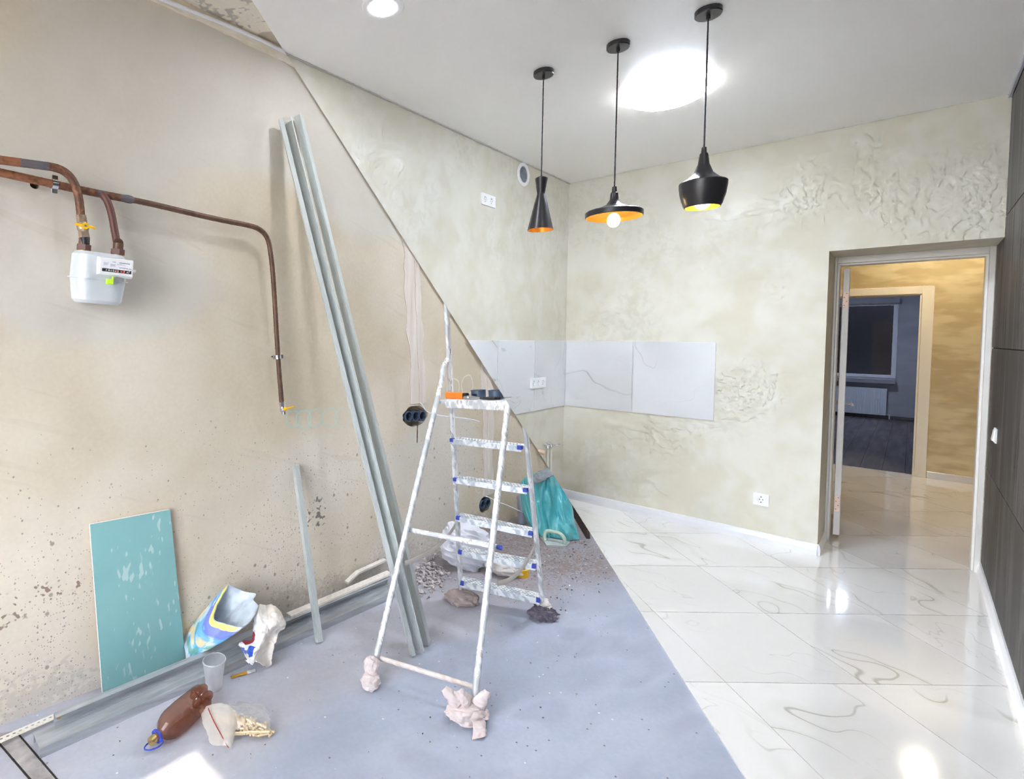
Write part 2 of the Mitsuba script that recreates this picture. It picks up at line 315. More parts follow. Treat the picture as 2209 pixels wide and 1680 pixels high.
prin('m_dark_rust', proc(lambda p, n, uv: mix(col(70, 50, 42), col(112, 84, 66), fbm(p.y * 60, p.z * 40, p.x * 60, 3))), 0.5, metal=0.3)
prin('m_nut', col(92, 54, 46), 0.5)
prin('m_meter', col(204, 209, 212), 0.28)
prin('m_label', col(238, 238, 242), 0.35)
prin('m_print', col(120, 124, 130), 0.5)
prin('m_red', col(150, 40, 36), 0.4)
prin('m_seal', col(196, 235, 60), 0.3)
def galva(p, n, uv):
    s = fbm(p.x * 28, p.y * 28, p.z * 12, 3); f = fbm(p.x * 150, p.y * 150, p.z * 60, 2)
    return mix(col(176, 182, 180), col(208, 213, 210), 0.6 * s + 0.4 * f)
prin('m_galva', proc(galva), 0.42, metal=0.3, spec=0.5)
prin('m_galva_dull', proc(lambda p, n, uv: mix(col(146, 151, 155), col(192, 196, 199), fbm(p.x * 60, p.y * 9, p.z * 60, 3))), 0.42, metal=0.35)
prin('m_bead', col(222, 218, 206), 0.5)
def gyp(p, n, uv):
    c = mix(col(112, 160, 161), col(128, 172, 170), fbm(p.y * 5, p.z * 5, 1.0, 2))
    s = smoothstep(0.70, 0.80, 0.6 * noise(p.y * 90, p.z * 34, 3.0) + 0.4 * noise(p.y * 11, p.z * 7, 5.0)); return mix(c, mi.Color3f(col(184, 200, 196)), 0.6 * s)
prin('m_gypsum_green', proc(gyp), 0.7)
prin('m_gypsum_edge', col(226, 216, 212), 0.8)
prin('m_gypsum_core', proc(lambda p, n, uv: mix(col(206, 196, 186), col(232, 226, 218), fbm(p.y * 60, p.z * 60, p.x * 60, 3))), 0.85)
prin('m_fresh_plaster', proc(lambda p, n, uv: mix(col(196, 182, 170), col(222, 213, 204), fbm(p.y * 30, p.z * 2.5, 1.0, 3))), 0.8, bump=lambda p, n, uv: fbm(p.y * 50, p.z * 4, 1.0, 3), bs=0.004)
prin('m_fillet', proc(lambda p, n, uv: mix(col(206, 192, 166), col(236, 230, 218), fbm(p.y * 14, p.z * 30, 2.0, 4))), 0.85, bump=lambda p, n, uv: fbm(p.y * 40, p.z * 40, p.x * 40, 3), bs=0.006)
def paint_alu(p, n, uv):
    b = fbm(p.x * 26, p.y * 26, p.z * 20, 4); f = fbm(p.x * 120, p.y * 120, p.z * 90, 2)
    c = mix(col(196, 198, 200), col(240, 240, 240), smoothstep(0.38, 0.55, b))
    return mix(c, mi.Color3f(col(136, 126, 118)), 0.6 * smoothstep(0.60, 0.68, 0.6 * b + 0.4 * f))
prin('m_ladder', proc(paint_alu), 0.45, metal=0.1, bump=lambda p, n, uv: fbm(p.x * 60, p.y * 60, p.z * 60, 3), bs=0.004)
prin('m_ladder_rusty', proc(lambda p, n, uv: mix(col(176, 160, 152), col(222, 214, 210), fbm(p.x * 50, p.y * 50, p.z * 50, 3))), 0.6, bump=lambda p, n, uv: fbm(p.x * 90, p.y * 90, p.z * 90, 2), bs=0.003)
prin('m_tread', proc(lambda p, n, uv: mix(col(176, 184, 192), col(230, 232, 234), smoothstep(0.35, 0.6, fbm(p.x * 40, p.y * 40, p.z * 30, 3)))), 0.45, metal=0.2)
prin('m_strap', col(206, 198, 188), 0.7)
prin('m_blue', col(46, 66, 168), 0.35)
prin('m_orange', col(242, 120, 30), 0.4)
def cloth(a, b, k): return proc(lambda p, n, uv: mix(col(*a), col(*b), fbm(p.x * k, p.y * k, p.z * k, 3)))
weave = lambda p, n, uv: noise(p.x * 240, p.y * 240, p.z * 240)
prin('m_rag_pink', cloth((196, 182, 180), (222, 210, 206), 18), 0.9, bump=weave, bs=0.001, spec=0.2)
prin('m_rag_brown', cloth((146, 132, 128), (170, 156, 150), 18), 0.9, bump=weave, bs=0.001, spec=0.2)
prin('m_rag_dark', cloth((66, 64, 76), (116, 108, 118), 24), 0.85, spec=0.2)
prin('m_rag_white', cloth((206, 200, 196), (232, 228, 224), 24), 0.85, spec=0.2)
prin('m_sack_white', cloth((204, 208, 220), (228, 230, 236), 14), 0.55, bump=lambda p, n, uv: fbm(p.x * 6, p.y * 6, p.z * 70, 2), bs=0.006)
prin('m_teal', cloth((60, 150, 158), (96, 180, 184), 9), 0.3, spec=0.5)
prin('m_grey_cloth', cloth((104, 112, 118), (140, 146, 150), 20), 0.8)
prin('m_unlit_wall', cloth((48, 38, 34), (74, 60, 54), 10), 0.85)  # dark brown stands for the unlit foot of the bare wall
prin('m_float', cloth((150, 158, 158), (186, 192, 190), 20), 0.6)
prin('m_float_handle', col(184, 204, 188), 0.5)
prin('m_rubble', cloth((128, 120, 120), (206, 200, 198), 45), 0.9)
prin('m_pvc_grey', col(150, 156, 172), 0.4)
prin('m_white_wire', col(228, 228, 232), 0.4)
prin('m_strip_plate', proc(lambda p, n, uv: mix(col(110, 104, 106), col(190, 184, 180), fbm(p.x * 22, p.y * 22, 1.0, 4))), 0.8, bump=lambda p, n, uv: fbm(p.x * 60, p.y * 60, 1.0, 3), bs=0.003)
vcol = {'type': 'mesh_attribute', 'name': 'vertex_color'}
prin('m_printed', dict(vcol), 0.35)
prin('m_crumb', dict(vcol), 0.9)
prin('m_bag', dict(vcol), 0.5)
prin('m_dowel', cloth((196, 172, 130), (230, 214, 180), 70), 0.7)
def two(d): return {'type': 'twosided', 'bsdf': d}
bsdf('m_clear_cup', {'type': 'blendbsdf', 'weight': 0.22, 'a': {'type': 'thindielectric', 'int_ior': 1.45}, 'b': two({'type': 'diffuse', 'reflectance': {'type': 'rgb', 'value': [0.75, 0.76, 0.78]}})})
bsdf('m_brown_pet', {'type': 'blendbsdf', 'weight': 0.14, 'a': {'type': 'thindielectric', 'int_ior': 1.5, 'specular_transmittance': {'type': 'rgb', 'value': [0.80, 0.60, 0.50]}}, 'b': two({'type': 'roughplastic', 'alpha': 0.12, 'diffuse_reflectance': {'type': 'rgb', 'value': col(150, 96, 80)}})})
bsdf('m_zip', {'type': 'blendbsdf', 'weight': 0.62, 'a': {'type': 'thindielectric', 'int_ior': 1.4}, 'b': {'type': 'principledthin', 'base_color': {'type': 'rgb', 'value': col(236, 230, 220)}, 'roughness': 0.4, 'diff_trans': 0.9}})
bsdf('m_zip_clear', {'type': 'blendbsdf', 'weight': 0.10, 'a': {'type': 'thindielectric', 'int_ior': 1.4}, 'b': two({'type': 'diffuse', 'reflectance': {'type': 'rgb', 'value': col(236, 230, 220)}})})
bsdf('m_pane', {'type': 'thindielectric', 'int_ior': 1.5})
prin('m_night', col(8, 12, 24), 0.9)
prin('m_plank', proc(lambda p, n, uv: mix(col(58, 54, 58), col(96, 88, 88), fbm(p.x * 18 + dr.floor(p.x / 0.19) * 7, p.y * 2, 1.0, 4))), 0.35)
prin('m_radiator', col(214, 218, 226), 0.35)
prin('m_sill', col(150, 150, 158), 0.5)
def emit(v): return {'type': 'area', 'radiance': {'type': 'rgb', 'value': list(map(float, v))}}
prin('m_lampwhite', col(240, 240, 240), 0.4)

# ---------------------------------------------------------------- setting: room shell
W, H, ZS, YR = 2.615, 2.95, -0.008, -6.30          # width, height, screed level, rear wall
YF, YH, YW, YB = 0.40, 0.52, 3.715, 9.69            # door frame, hall side, far hall wall, bedroom end wall
def xraw(y, z): return -0.012 - (1 - z / H) * 0.075 * max(0.0, -y - 2.9)

# raw left wall, with pockets cut for the socket boxes
def raw_wall_mesh():
    ys, zs = [YR - 0.2, -5.4, -4.6, -4.0, -3.5, -3.1, -2.9, -2.6], [-0.1, 0.7, 1.5, 2.2, H + 0.03]
    P = [(xraw(y, z), y, z) for y in ys for z in zs]
    parts = []
    for i in range(len(ys) - 1):
        for j in range(len(zs) - 1):
            q = [(xraw(ys[a], zs[b]), ys[a], zs[b]) for a in (i, i + 1) for b in (j, j + 1)]
            parts.append(man(hull(q + [(-0.75, y, z) for (_, y, z) in q])))
    parts.append(man(box((-0.75, -2.6, -0.1), (-0.012, 0.0, H + 0.03))))
    m = parts[0]
    for k in parts[1:]: m = m + k
    return m
RAW = raw_wall_mesh()
def pocket(pts, depth=0.07):
    c = np.mean(pts, 0); poly = Polygon(pts).buffer(0.004)
    return man(prism(poly, (-0.012 - depth, 0, 0), (0.05, 0, 0), (0, 1, 0)))
def blob(cy, cz, ry, rz, seed):
    a = np.arange(40) * 2 * np.pi / 40; r = 0.86 + 0.3 * meshkit.fbm(np.stack([np.cos(a) * 2, np.sin(a) * 2, a * 0 + seed], 1), 3, seed)
    return np.stack([cy + ry * r * np.cos(a), cz + rz * r * np.sin(a)], 1)
vent_hole = man(trimesh.creation.cylinder(radius=0.068, height=0.4, sections=40, transform=trimesh.transformations.translation_matrix([0, -0.85, 2.853]) @ trimesh.transformations.rotation_matrix(math.pi / 2, [0, 1, 0])))
RAW = RAW - vent_hole
RAW = RAW - pocket(blob(-2.185, 0.983, 0.125, 0.062, 1)) - pocket(blob(-1.318, 0.205, 0.072, 0.062, 4)) - pocket(blob(-4.391, 2.069, 0.013, 0.010, 3), 0.2)
tag('wall_left', kind='structure'); _things.add('wall_left')
obj('raw_plaster', tri(RAW), 'm_raw_wall', 'wall_left', smooth=False, label='bare unpainted beige plaster')
# finished skin on the same wall, up to the slanting edge
fin = box((-0.012, YR, -0.0), (0.0, 0.0, H))
fin = man(keep_new(fin)) - vent_hole
obj('finished_plaster', tri(fin), 'm_plaster', 'wall_left', smooth=False, label='cream decorative plaster')

# chased cable grooves filled with fresh plaster
def ragged_strip(y0, z0, y1, z1, w, seed, thick=0.005):
    n = 70; t = np.linspace(0, 1, n); e1 = meshkit.fbm(np.stack([t * 9, t * 0 + seed, t * 0], 1), 4, seed) - 0.5; e2 = meshkit.fbm(np.stack([t * 9, t * 0 + seed + 3, t * 0], 1), 4, seed + 1) - 0.5
    yc, zc = y0 + (y1 - y0) * t, z0 + (z1 - z0) * t
    L = np.stack([yc - w / 2 + e1 * w * 0.45, zc], 1); Rr = np.stack([yc + w / 2 + e2 * w * 0.45, zc], 1)
    m = prism(Polygon(np.vstack([L, Rr[::-1]])).buffer(0), (-0.013, 0, 0), (-0.012 + thick, 0, 0), (0, 1, 0)); return m
for (y0, z0, y1, z1, w, s) in ((-2.262, 2.16, -2.142, 1.065, 0.145, 1), (-2.20, 2.10, -2.118, 1.06, 0.05, 2), (-1.34, 1.42, -1.262, 0.27, 0.15, 5), (-1.31, 1.36, -1.25, 0.27, 0.05, 6)):
    obj('plaster_strip', keep_raw(ragged_strip(y0, z0, y1, z1, w, s, 0.004 if w > .1 else 0.007)), 'm_fresh_plaster', 'wall_left', smooth=False)
obj('crack', ragged_strip(-2.155, 0.93, -2.158, 0.80, 0.009, 8, 0.001), 'm_dark_rust', 'wall_left', smooth=False)
# rough fillet of plaster along the top of the raw wall
t = np.linspace(YR, -3.2, 150); low = 2.915 + 0.035 * (meshkit.fbm(np.stack([t * 7, t * 0, t * 0], 1), 4, 2) - 0.5)
fil = prism(Polygon(np.vstack([np.stack([t, low], 1), [(-3.2, H + 0.02), (YR, H + 0.02)]])), (-0.03, 0, 0), (0.006, 0, 0), (0, 1, 0))
obj('plaster_fillet', keep_raw(fil), 'm_fillet', 'wall_left', smooth=False)

# back wall with its deep doorway, dark panelled right wall, rear wall with the window
XD, ZD = 1.845, 2.125
bw = cat(box((-0.2, 0, -0.1), (XD, YH, H + 0.1)), box((XD, 0, ZD), (W + 0.3, YH, H + 0.1)))
struct('wall_back', bw, 'm_plaster', smooth=False)
tag('wall_right', kind='structure'); _things.add('wall_right')
obj('backing', box((W + 0.006, YR - 0.2, -0.1), (W + 0.3, YF + 0.14, H + 0.02)), 'm_dark_joint', 'wall_right', smooth=False)
ys = [YF - 0.0, -0.885, -2.185, -3.485, -4.785, -6.085, YR]; zs = [0.0, 0.700, 1.472, 2.244, H - 0.022]
for i in range(len(ys) - 1):
    for j in range(len(zs) - 1):
        obj('panel', box((W, ys[i + 1] + 0.0025, zs[j] + 0.003), (W + 0.008, ys[i] - 0.0025, zs[j + 1] - 0.003), 0.0015), 'm_dark_wood', 'wall_right', smooth=False)
tag('wall_rear', kind='structure'); _things.add('wall_rear')
WX0, WX1, WZ0, WZ1 = 0.44, 2.50, 0.50, 2.76
rear = man(box((-0.9, YR - 0.06, -0.1), (W + 0.3, YR, H + 0.1))) - man(box((WX0, YR - 0.3, WZ0), (WX1, YR + 0.1, WZ1)))
obj('plaster', tri(rear), 'm_plaster', 'wall_rear', smooth=False)
tag('window_2', kind='structure'); _things.add('window_2')
fr = cat(*[box((x, YR - 0.05, WZ0), (x + 0.05, YR - 0.01, WZ1), .004) for x in (WX0, 1.44, WX1 - 0.05)], *[box((WX0, YR - 0.05, z), (WX1, YR - 0.01, z + 0.05), .004) for z in (WZ0, WZ1 - 0.05)])
obj('frame', fr, 'm_white', 'window_2')
obj('pane', box((WX0 + 0.03, YR - 0.031, WZ0 + 0.03), (WX1 - 0.03, YR - 0.030, WZ1 - 0.03)).slice_plane([0, YR - 0.0305, 0], [0, 1, 0]), 'm_pane', 'window_2', smooth=False)

# ceilings
tag('ceiling', kind='structure'); _things.add('ceiling')
obj('concrete_slab', box((-0.9, YR - 0.2, H + 0.02), (W + 0.4, YF + 0.2, H + 0.3)), 'm_concrete', 'ceiling', smooth=False, label='bare spotted concrete')
obj('white_ceiling', keep_new(box((0.004, YR, H), (W - 0.004, -0.004, H + 0.02))), 'm_ceiling', 'ceiling', smooth=False, label='smooth white stretched ceiling')
struct('trim_3', keep_new(box((0.0, YR, H - 0.006), (0.012, -0.0, H + 0.0), 0.002)), 'm_grout', smooth=False)
struct('trim_4', box((W - 0.014, YR, H - 0.022), (W - 0.001, 0.0, H - 0.0), 0.002), 'm_sill', smooth=False)

# floor: screed, grout bed and one part per marble tile
tag('floor', kind='structure'); _things.add('floor')
obj('screed', box((-0.9, YR - 0.2, -0.2), (W + 0.3, YH, ZS)), 'm_screed', 'floor', smooth=False, label='bare grey screed')
XH0, XH1 = 0.7, 3.4
room = Polygon([(0, YR), (W, YR), (W, YH), (XD, YH), (XD, 0), (0, 0)])
hall = sbox(XH0, YH, XH1, YW + 0.1)
lim = 60.0
newside = Polygon([(( SD + 0.47621 * -lim) / -0.69378, -lim), ((SD + 0.47621 * lim) / -0.69378, lim), (lim, lim), (lim, -lim)])
area = room.union(hall).intersection(newside).buffer(0)
obj('grout', trimesh.creation.extrude_polygon(area.buffer(-0.0015), 0.0062, engine='earcut').apply_translation((0, 0, ZS + 0.0002)), 'm_grout', 'floor', smooth=False)
gap = 0.0028
for i in range(-14, 16):
    for j in range(-14, 16):
        c = [G0 + GI * (i + a) + GJ * (j + b) for a, b in ((gap, gap), (1 - gap, gap), (1 - gap, 1 - gap), (gap, 1 - gap))]
        q = Polygon(c).intersection(area)
        if q.is_empty: continue
        for g in getattr(q, 'geoms', [q]):
            if g.geom_type != 'Polygon' or g.area < 2e-4: continue
            m = trimesh.creation.extrude_polygon(g, 0.0075, engine='earcut').apply_translation((0, 0, ZS + 0.0005))
            obj('tile', m, 'm_tile', 'floor', smooth=False)
# strip of rough patching in the screed near the corner of the picture
st = Polygon([(-0.06, -4.53), (0.36, -4.455), (0.42, -4.385), (0.0, -4.455)])
obj('repair_strip', trimesh.creation.extrude_polygon(Polygon([(-0.10, -4.545), (0.60, -4.43), (0.64, -4.375), (-0.06, -4.475)]), 0.0015, engine='earcut').apply_translation((0, 0, ZS)), 'm_strip_plate', 'floor', smooth=False, label='rough stained repair strip')
for a, b in (((-0.10, -4.545), (0.60, -4.43)), ((-0.06, -4.475), (0.64, -4.375))):
    obj('joint', prism(rrect(0.006, 0.003, 0.001), (*a, ZS + 0.001), (*b, ZS + 0.001)), 'm_dark_joint', 'floor', smooth=False)

# skirting
def skirting(P0, P1, out, h=0.078, t=0.016):
    poly = Polygon([(0, 0), (t, 0), (t, h * 0.55), (t * 0.7, h * 0.86), (t * 0.45, h), (0, h)])
    return prism(poly, P0, P1, out)
sk = skirting((XD, 0, 0), (0.0, 0, 0), (0, -1, 0))
if np.mean(sk.vertices[:, 2]) < 0: sk = skirting((0.0, 0, 0), (XD, 0, 0), (0, -1, 0))
struct('baseboard_back', sk, 'm_white_gloss', smooth=False)
sk = skirting((XD, 0, 0), (XD, YF, 0), (1, 0, 0))
if np.mean(sk.vertices[:, 2]) < 0: sk = skirting((XD, YF, 0), (XD, 0, 0), (1, 0, 0))
struct('baseboard_doorway', sk, 'm_white_gloss', smooth=False)
sk = skirting((W, YR, 0), (W, YF, 0), (-1, 0, 0))
if np.mean(sk.vertices[:, 2]) < 0: sk = skirting((W, YF, 0), (W, YR, 0), (-1, 0, 0))
struct('baseboard_right', sk, 'm_white_gloss', smooth=False)

# doorway: frame, open leaf
tag('trim_1', kind='structure'); _things.add('trim_1')
FX0, FX1, FZ = 1.873, 2.573, 2.065
def jamb(x0, x1, z0, z1): return box((x0, YF, z0), (x1, YH + 0.012, z1), 0.003)
obj('jamb', cat(jamb(XD, FX0 - 0.012, 0, ZD), box((FX0 - 0.014, YF + 0.03, 0), (FX0, YH, FZ + 0.014), .002)), 'm_frame', 'trim_1', smooth=False)
obj('jamb', cat(jamb(FX1 + 0.012, W, 0, ZD), box((FX1, YF + 0.03, 0), (FX1 + 0.014, YH, FZ + 0.014), .002)), 'm_frame', 'trim_1', smooth=False)
obj('head', cat(box((FX0 - 0.012, YF, FZ + 0.012), (FX1 + 0.012, YH + 0.012, ZD), .003), box((FX0 - 0.012, YF + 0.03, FZ), (FX1 + 0.012, YH, FZ + 0.014), .002)), 'm_frame', 'trim_1', smooth=False)
tag('door_1', kind='structure'); _things.add('door_1')
DT = mat4(unit([1, 0.07, 0]), unit([-0.07, 1, 0]), A([0, 0, 1.0]), A([1.884, YH + 0.012, 0]))
def dloc(m): m.apply_transform(DT); return m
obj('leaf', dloc(box((0, 0, 0.025), (0.040, 0.70, 2.055), 0.003)), 'm_frame', 'door_1', smooth=False)
for z in (0.27, 1.82):
    hp = obj('hinge', dloc(box((0.004, -0.0025, z - 0.06), (0.034, 0.001, z + 0.06), .0008)), 'm_copper', 'door_1', smooth=False)
    obj('screw', dloc(cat(*[trimesh.creation.cylinder(radius=0.0035, height=0.002, sections=10, transform=trimesh.transformations.translation_matrix([0.012 + 0.013 * (k % 2), -0.003, z - 0.045 + 0.03 * k]) @ trimesh.transformations.rotation_matrix(math.pi / 2, [1, 0, 0])) for k in range(4)])), 'm_dark_rust', hp, smooth=False)
for sx in (1, -1):
    x0 = 0.040 if sx > 0 else 0.0
    obj('handle', dloc(cat(tube([(x0, 0.64, 0.98), (x0 + sx * 0.05, 0.64, 0.98)], 0.008), tube([(x0 + sx * 0.05, 0.645, 0.98), (x0 + sx * 0.052, 0.53, 0.978)], 0.008), lathe([(0, 0), (0.024, 0), (0.024, 0.006), (0, 0.007)], (x0, 0.64, 0.98), (sx, 0, 0), 20))), 'm_radiator', 'door_1')

# hallway shell
far = man(box((XH0, YW, -0.1), (XH1, YW + 0.16, H))) - man(box((1.50, YW - 0.1, -0.2), (2.315, YW + 0.3, 2.035)))
struct('wall_hallway_end', tri(far), 'm_ochre', smooth=False)
struct('wall_hallway_left', box((XH0 - 0.1, YH, -0.1), (XH0, YW + 0.1, H)), 'm_ochre', smooth=False)
struct('wall_hallway_right', box((XH1, YH, -0.1), (XH1 + 0.1, YW + 0.1, H)), 'm_ochre', smooth=False)
struct('wall_hallway_near', cat(box((XH0 - 0.1, YH, -0.1), (XD + 0.01, YH + 0.01, H)), box((W, YF, -0.1), (XH1 + 0.1, YH + 0.01, H)), box((XD, YH, ZD - 0.01), (W + 0.1, YH + 0.01, H))), 'm_ochre', smooth=False)
struct('ceiling_hallway', box((XH0 - 0.1, YH, H), (XH1 + 0.1, YW + 0.2, H + 0.1)), 'm_ceiling', smooth=False)
struct('baseboard_hallway', cat(box((2.416, YW - 0.014, 0), (XH1, YW, 0.075), .003)), 'm_white_gloss', smooth=False)
struct('floor_hallway_base', box((XH0, YH, -0.2), (XH1, YW + 0.16, ZS)), 'm_grout', smooth=False)
tag('trim_2', kind='structure'); _things.add('trim_2')
obj('casing', box((2.320, YW - 0.016, 0), (2.413, YW, 2.122), .003), 'm_far_frame', 'trim_2', smooth=False)
obj('casing', box((1.42, YW - 0.016, 0), (1.505, YW, 2.122), .003), 'm_far_frame', 'trim_2', smooth=False)
obj('head', box((1.505, YW - 0.016, 2.034), (2.320, YW, 2.122), .003), 'm_far_frame', 'trim_2', smooth=False)
obj('lining', cat(box((2.305, YW - 0.004, 0), (2.325, YW + 0.165, 2.04)), box((1.495, YW - 0.004, 0), (1.515, YW + 0.165, 2.04)), box((1.5, YW - 0.004, 2.024), (2.32, YW + 0.165, 2.04))), 'm_far_frame', 'trim_2', smooth=False)

# bedroom seen through both doorways
BX0, BX1 = -0.6, 3.4
bwall = man(box((BX0, YB, -0.1), (BX1, YB + 0.2, H))) - man(box((0.2, YB - 0.1, 0.80), (2.05, YB + 0.4, 2.24)))
struct('wall_bedroom_end', tri(bwall), 'm_bedroom', smooth=False)
struct('wall_bedroom_left', box((BX0 - 0.1, YW + 0.16, -0.1), (BX0, YB + 0.2, H)), 'm_bedroom', smooth=False)
struct('wall_bedroom_right', box((BX1, YW + 0.1, -0.1), (BX1 + 0.1, YB + 0.2, H)), 'm_bedroom', smooth=False)
struct('wall_bedroom_near', cat(box((BX0, YW + 0.155, -0.1), (1.50, YW + 0.17, H)), box((2.315, YW + 0.155, -0.1), (BX1, YW + 0.17, H)), box((1.50, YW + 0.155, 2.04), (2.315, YW + 0.17, H))), 'm_bedroom', smooth=False)
struct('ceiling_bedroom', box((BX0, YW + 0.16, H), (BX1, YB + 0.2, H + 0.1)), 'm_ceiling', smooth=False)
tag('floor_bedroom', kind='structure'); _things.add('floor_bedroom')
obj('base', box((BX0, YW, -0.2), (BX1, YB, -0.012)), 'm_dark_joint', 'floor_bedroom', smooth=False)
for i in range(21):
    y = YW + 0.002 - (i * 0.43 % 1.2) - 0.01
    while y < YB:
        a, b = max(y, YW + 0.002), min(y + 1.197, YB - 0.002)
        if b - a > 0.02: obj('plank', box((BX0 + i * 0.19 + 0.001, a, -0.013), (BX0 + i * 0.19 + 0.189, b, -0.001), .001), 'm_plank', 'floor_bedroom', smooth=False)
        y += 1.2
struct('baseboard_bedroom', box((BX0, YB - 0.015, 0), (BX1, YB, 0.06), .003), 'm_plank', smooth=False)
tag('window_1', kind='structure'); _things.add('window_1')
obj('frame', cat(box((1.995, YB - 0.01, 0.80), (2.062, YB + 0.05, 2.24), .004), box((0.2, YB - 0.01, 0.79), (2.062, YB + 0.05, 0.85), .004), box((0.2, YB - 0.01, 2.20), (2.062, YB + 0.05, 2.25), .004)), 'm_radiator', 'window_1', smooth=False)
obj('pane', trimesh.Trimesh([(0.2, YB + 0.02, 0.84), (2.0, YB + 0.02, 0.84), (2.0, YB + 0.02, 2.21), (0.2, YB + 0.02, 2.21)], [[0, 1, 2], [0, 2, 3]], process=False), 'm_pane', 'window_1', smooth=False)
obj('sill', box((0.1, YB - 0.16, 0.685), (2.066, YB, 0.775), .006), 'm_sill', 'window_1', smooth=False)
obj('roller_box', box((0.1, YB - 0.10, 2.235), (2.08, YB, 2.325), .006), 'm_sill', 'window_1', smooth=False)
struct('night_panel', box((-0.2, YB + 0.5, 0.5), (2.5, YB + 0.6, 2.6)), 'm_night', smooth=False)  # dark panel; the night behind the window is put into its colour
t_ = thing('radiator', 'white ribbed panel radiator under the dark bedroom window', 'radiator')
obj('panel', cat(box((1.0, YB - 0.10, 0.07), (1.953, YB - 0.085, 0.585), .003), *[box((1.02 + k * 0.0333, YB - 0.108, 0.10), (1.036 + k * 0.0333, YB - 0.098, 0.555), .003) for k in range(28)], box((1.0, YB - 0.085, 0.08), (1.953, YB - 0.03, 0.575))), 'm_radiator', t_, smooth=False)
obj('grille', box((0.998, YB - 0.105, 0.575), (1.956, YB - 0.02, 0.59), .002), 'm_radiator', t_, smooth=False)
obj('pipe', tube([(1.955, YB - 0.06, 0.09), (2.0, YB - 0.06, 0.09), (2.0, YB - 0.06, 0.0)], 0.009), 'm_radiator', t_)

# ---------------------------------------------------------------- lamps
t_ = thing('ceiling_lamp', 'big round glowing white lamp on the ceiling, behind the pendants', 'ceiling lamp')
obj('base', lathe([(0, 0), (0.20, 0), (0.20, -0.012), (0, -0.012)], (1.235, -1.46, H)), 'm_lampwhite', t_)
dm = lathe([(0.222, -0.002), (0.219, -0.020), (0.205, -0.038), (0.17, -0.055), (0.115, -0.067), (0.05, -0.072), (0.0, -0.073)], (1.235, -1.46, H), n=22)
dm.fix_normals()
if dm.vertex_normals[np.argmin(dm.vertices[:, 2])][2] > 0: dm.invert()
k = obj('diffuser', dm, 'm_lampwhite', t_, smooth=True); scene[k]['emitter'] = emit(LED_DOME)
def downlight(label, x, y):
    t_ = thing('downlight', label, 'downlight')
    obj('ring', lathe([(0.062, 0.001), (0.064, -0.006), (0.075, -0.009), (0.088, -0.006), (0.093, 0.001)], (x, y, H)), 'm_lampwhite', t_)
    dk = lathe([(0.062, -0.004), (0.0, -0.004)], (x, y, H)); dk.fix_normals()
    if dk.face_normals[0][2] > 0: dk.invert()
    k = obj('diffuser', dk, 'm_lampwhite', t_, smooth=False); scene[k]['emitter'] = emit(LED_SPOT)
downlight('small round recessed downlight with white ring in the ceiling', 0.615, -3.195)
downlight('added unseen downlight that brightens the back wall and the dark panelled wall', 2.0, -3.195)  # unseen lamp added to brighten the back and right walls
def plain_lamp(name, label, c, r, rad):
    t_ = thing(name, label, 'ceiling lamp')
    obj('ring', lathe([(r, 0.001), (r + 0.003, -0.012), (r + 0.02, -0.012), (r + 0.024, 0.001)], c), 'm_lampwhite', t_)
    d = lathe([(r, -0.006), (0.0, -0.006)], c); d.fix_normals()
    if d.face_normals[0][2] > 0: d.invert()
    k = obj('diffuser', d, 'm_lampwhite', t_, smooth=False); scene[k]['emitter'] = emit(rad)
plain_lamp('hallway_lamp', 'round lamp on the hallway ceiling', (2.45, 3.10, H), 0.10, HALL_LAMP)
plain_lamp('bedroom_lamp', 'round lamp on the bedroom ceiling', (1.48, 7.3, H), 0.14, BEDROOM_LAMP)

def pendant(name, label, x, y, outer, inner, zc, bulb_z, bulb_r):
    t_ = thing(name, label, 'pendant lamp', None)
    obj('canopy', lathe([(0, 0), (0.052, 0), (0.0525, -0.018), (0.050, -0.022), (0.008, -0.023), (0.008, -0.04), (0, -0.04)], (x, y, H)), 'm_black_metal', t_)
    obj('cord', tube([(x, y, H - 0.03), (x, y, zc)], 0.0032, 8), 'm_black_plastic', t_)
    sh = obj('shade', lathe(outer, (x, y, 0), n=56), 'm_black_metal', t_, smooth=40)
    m = lathe(inner, (x, y, 0), n=56); obj('lining', m, 'm_gold', t_, smooth=40, label='gold inside')
    bk = trimesh.creation.icosphere(subdivisions=3, radius=bulb_r); bk.apply_transform(np.diag([1, 1, 1.15, 1])); bk.apply_translation((x, y, bulb_z))
    k = obj('bulb', bk, 'm_lampwhite', t_, smooth=True); scene[k]['emitter'] = emit(BULB)
pendant('pendant_lamp', 'black pendant lamp with a tall narrow cone shade, left of the three', 0.835, -2.16,
        [(0.0, 2.388), (0.02, 2.386), (0.0335, 2.378), (0.021, 2.300), (0.021, 2.292), (0.036, 2.235), (0.066, 2.105), (0.0675, 2.100), (0.0655, 2.100)],
        [(0.0655, 2.100), (0.034, 2.232), (0.019, 2.29), (0.0, 2.295)], 2.385, 2.20, 0.018)
pendant('pendant_lamp', 'black pendant lamp with a wide flat hat shade, middle of the three', 1.22, -2.16,
        [(0.0, 2.262), (0.010, 2.258), (0.012, 2.232), (0.017, 2.228), (0.020, 2.195), (0.035, 2.172), (0.075, 2.153), (0.122, 2.140), (0.130, 2.134), (0.130, 2.112), (0.127, 2.110)],
        [(0.127, 2.110), (0.118, 2.128), (0.075, 2.146), (0.033, 2.163), (0.016, 2.19), (0.0, 2.2)], 2.26, 2.095, 0.030)
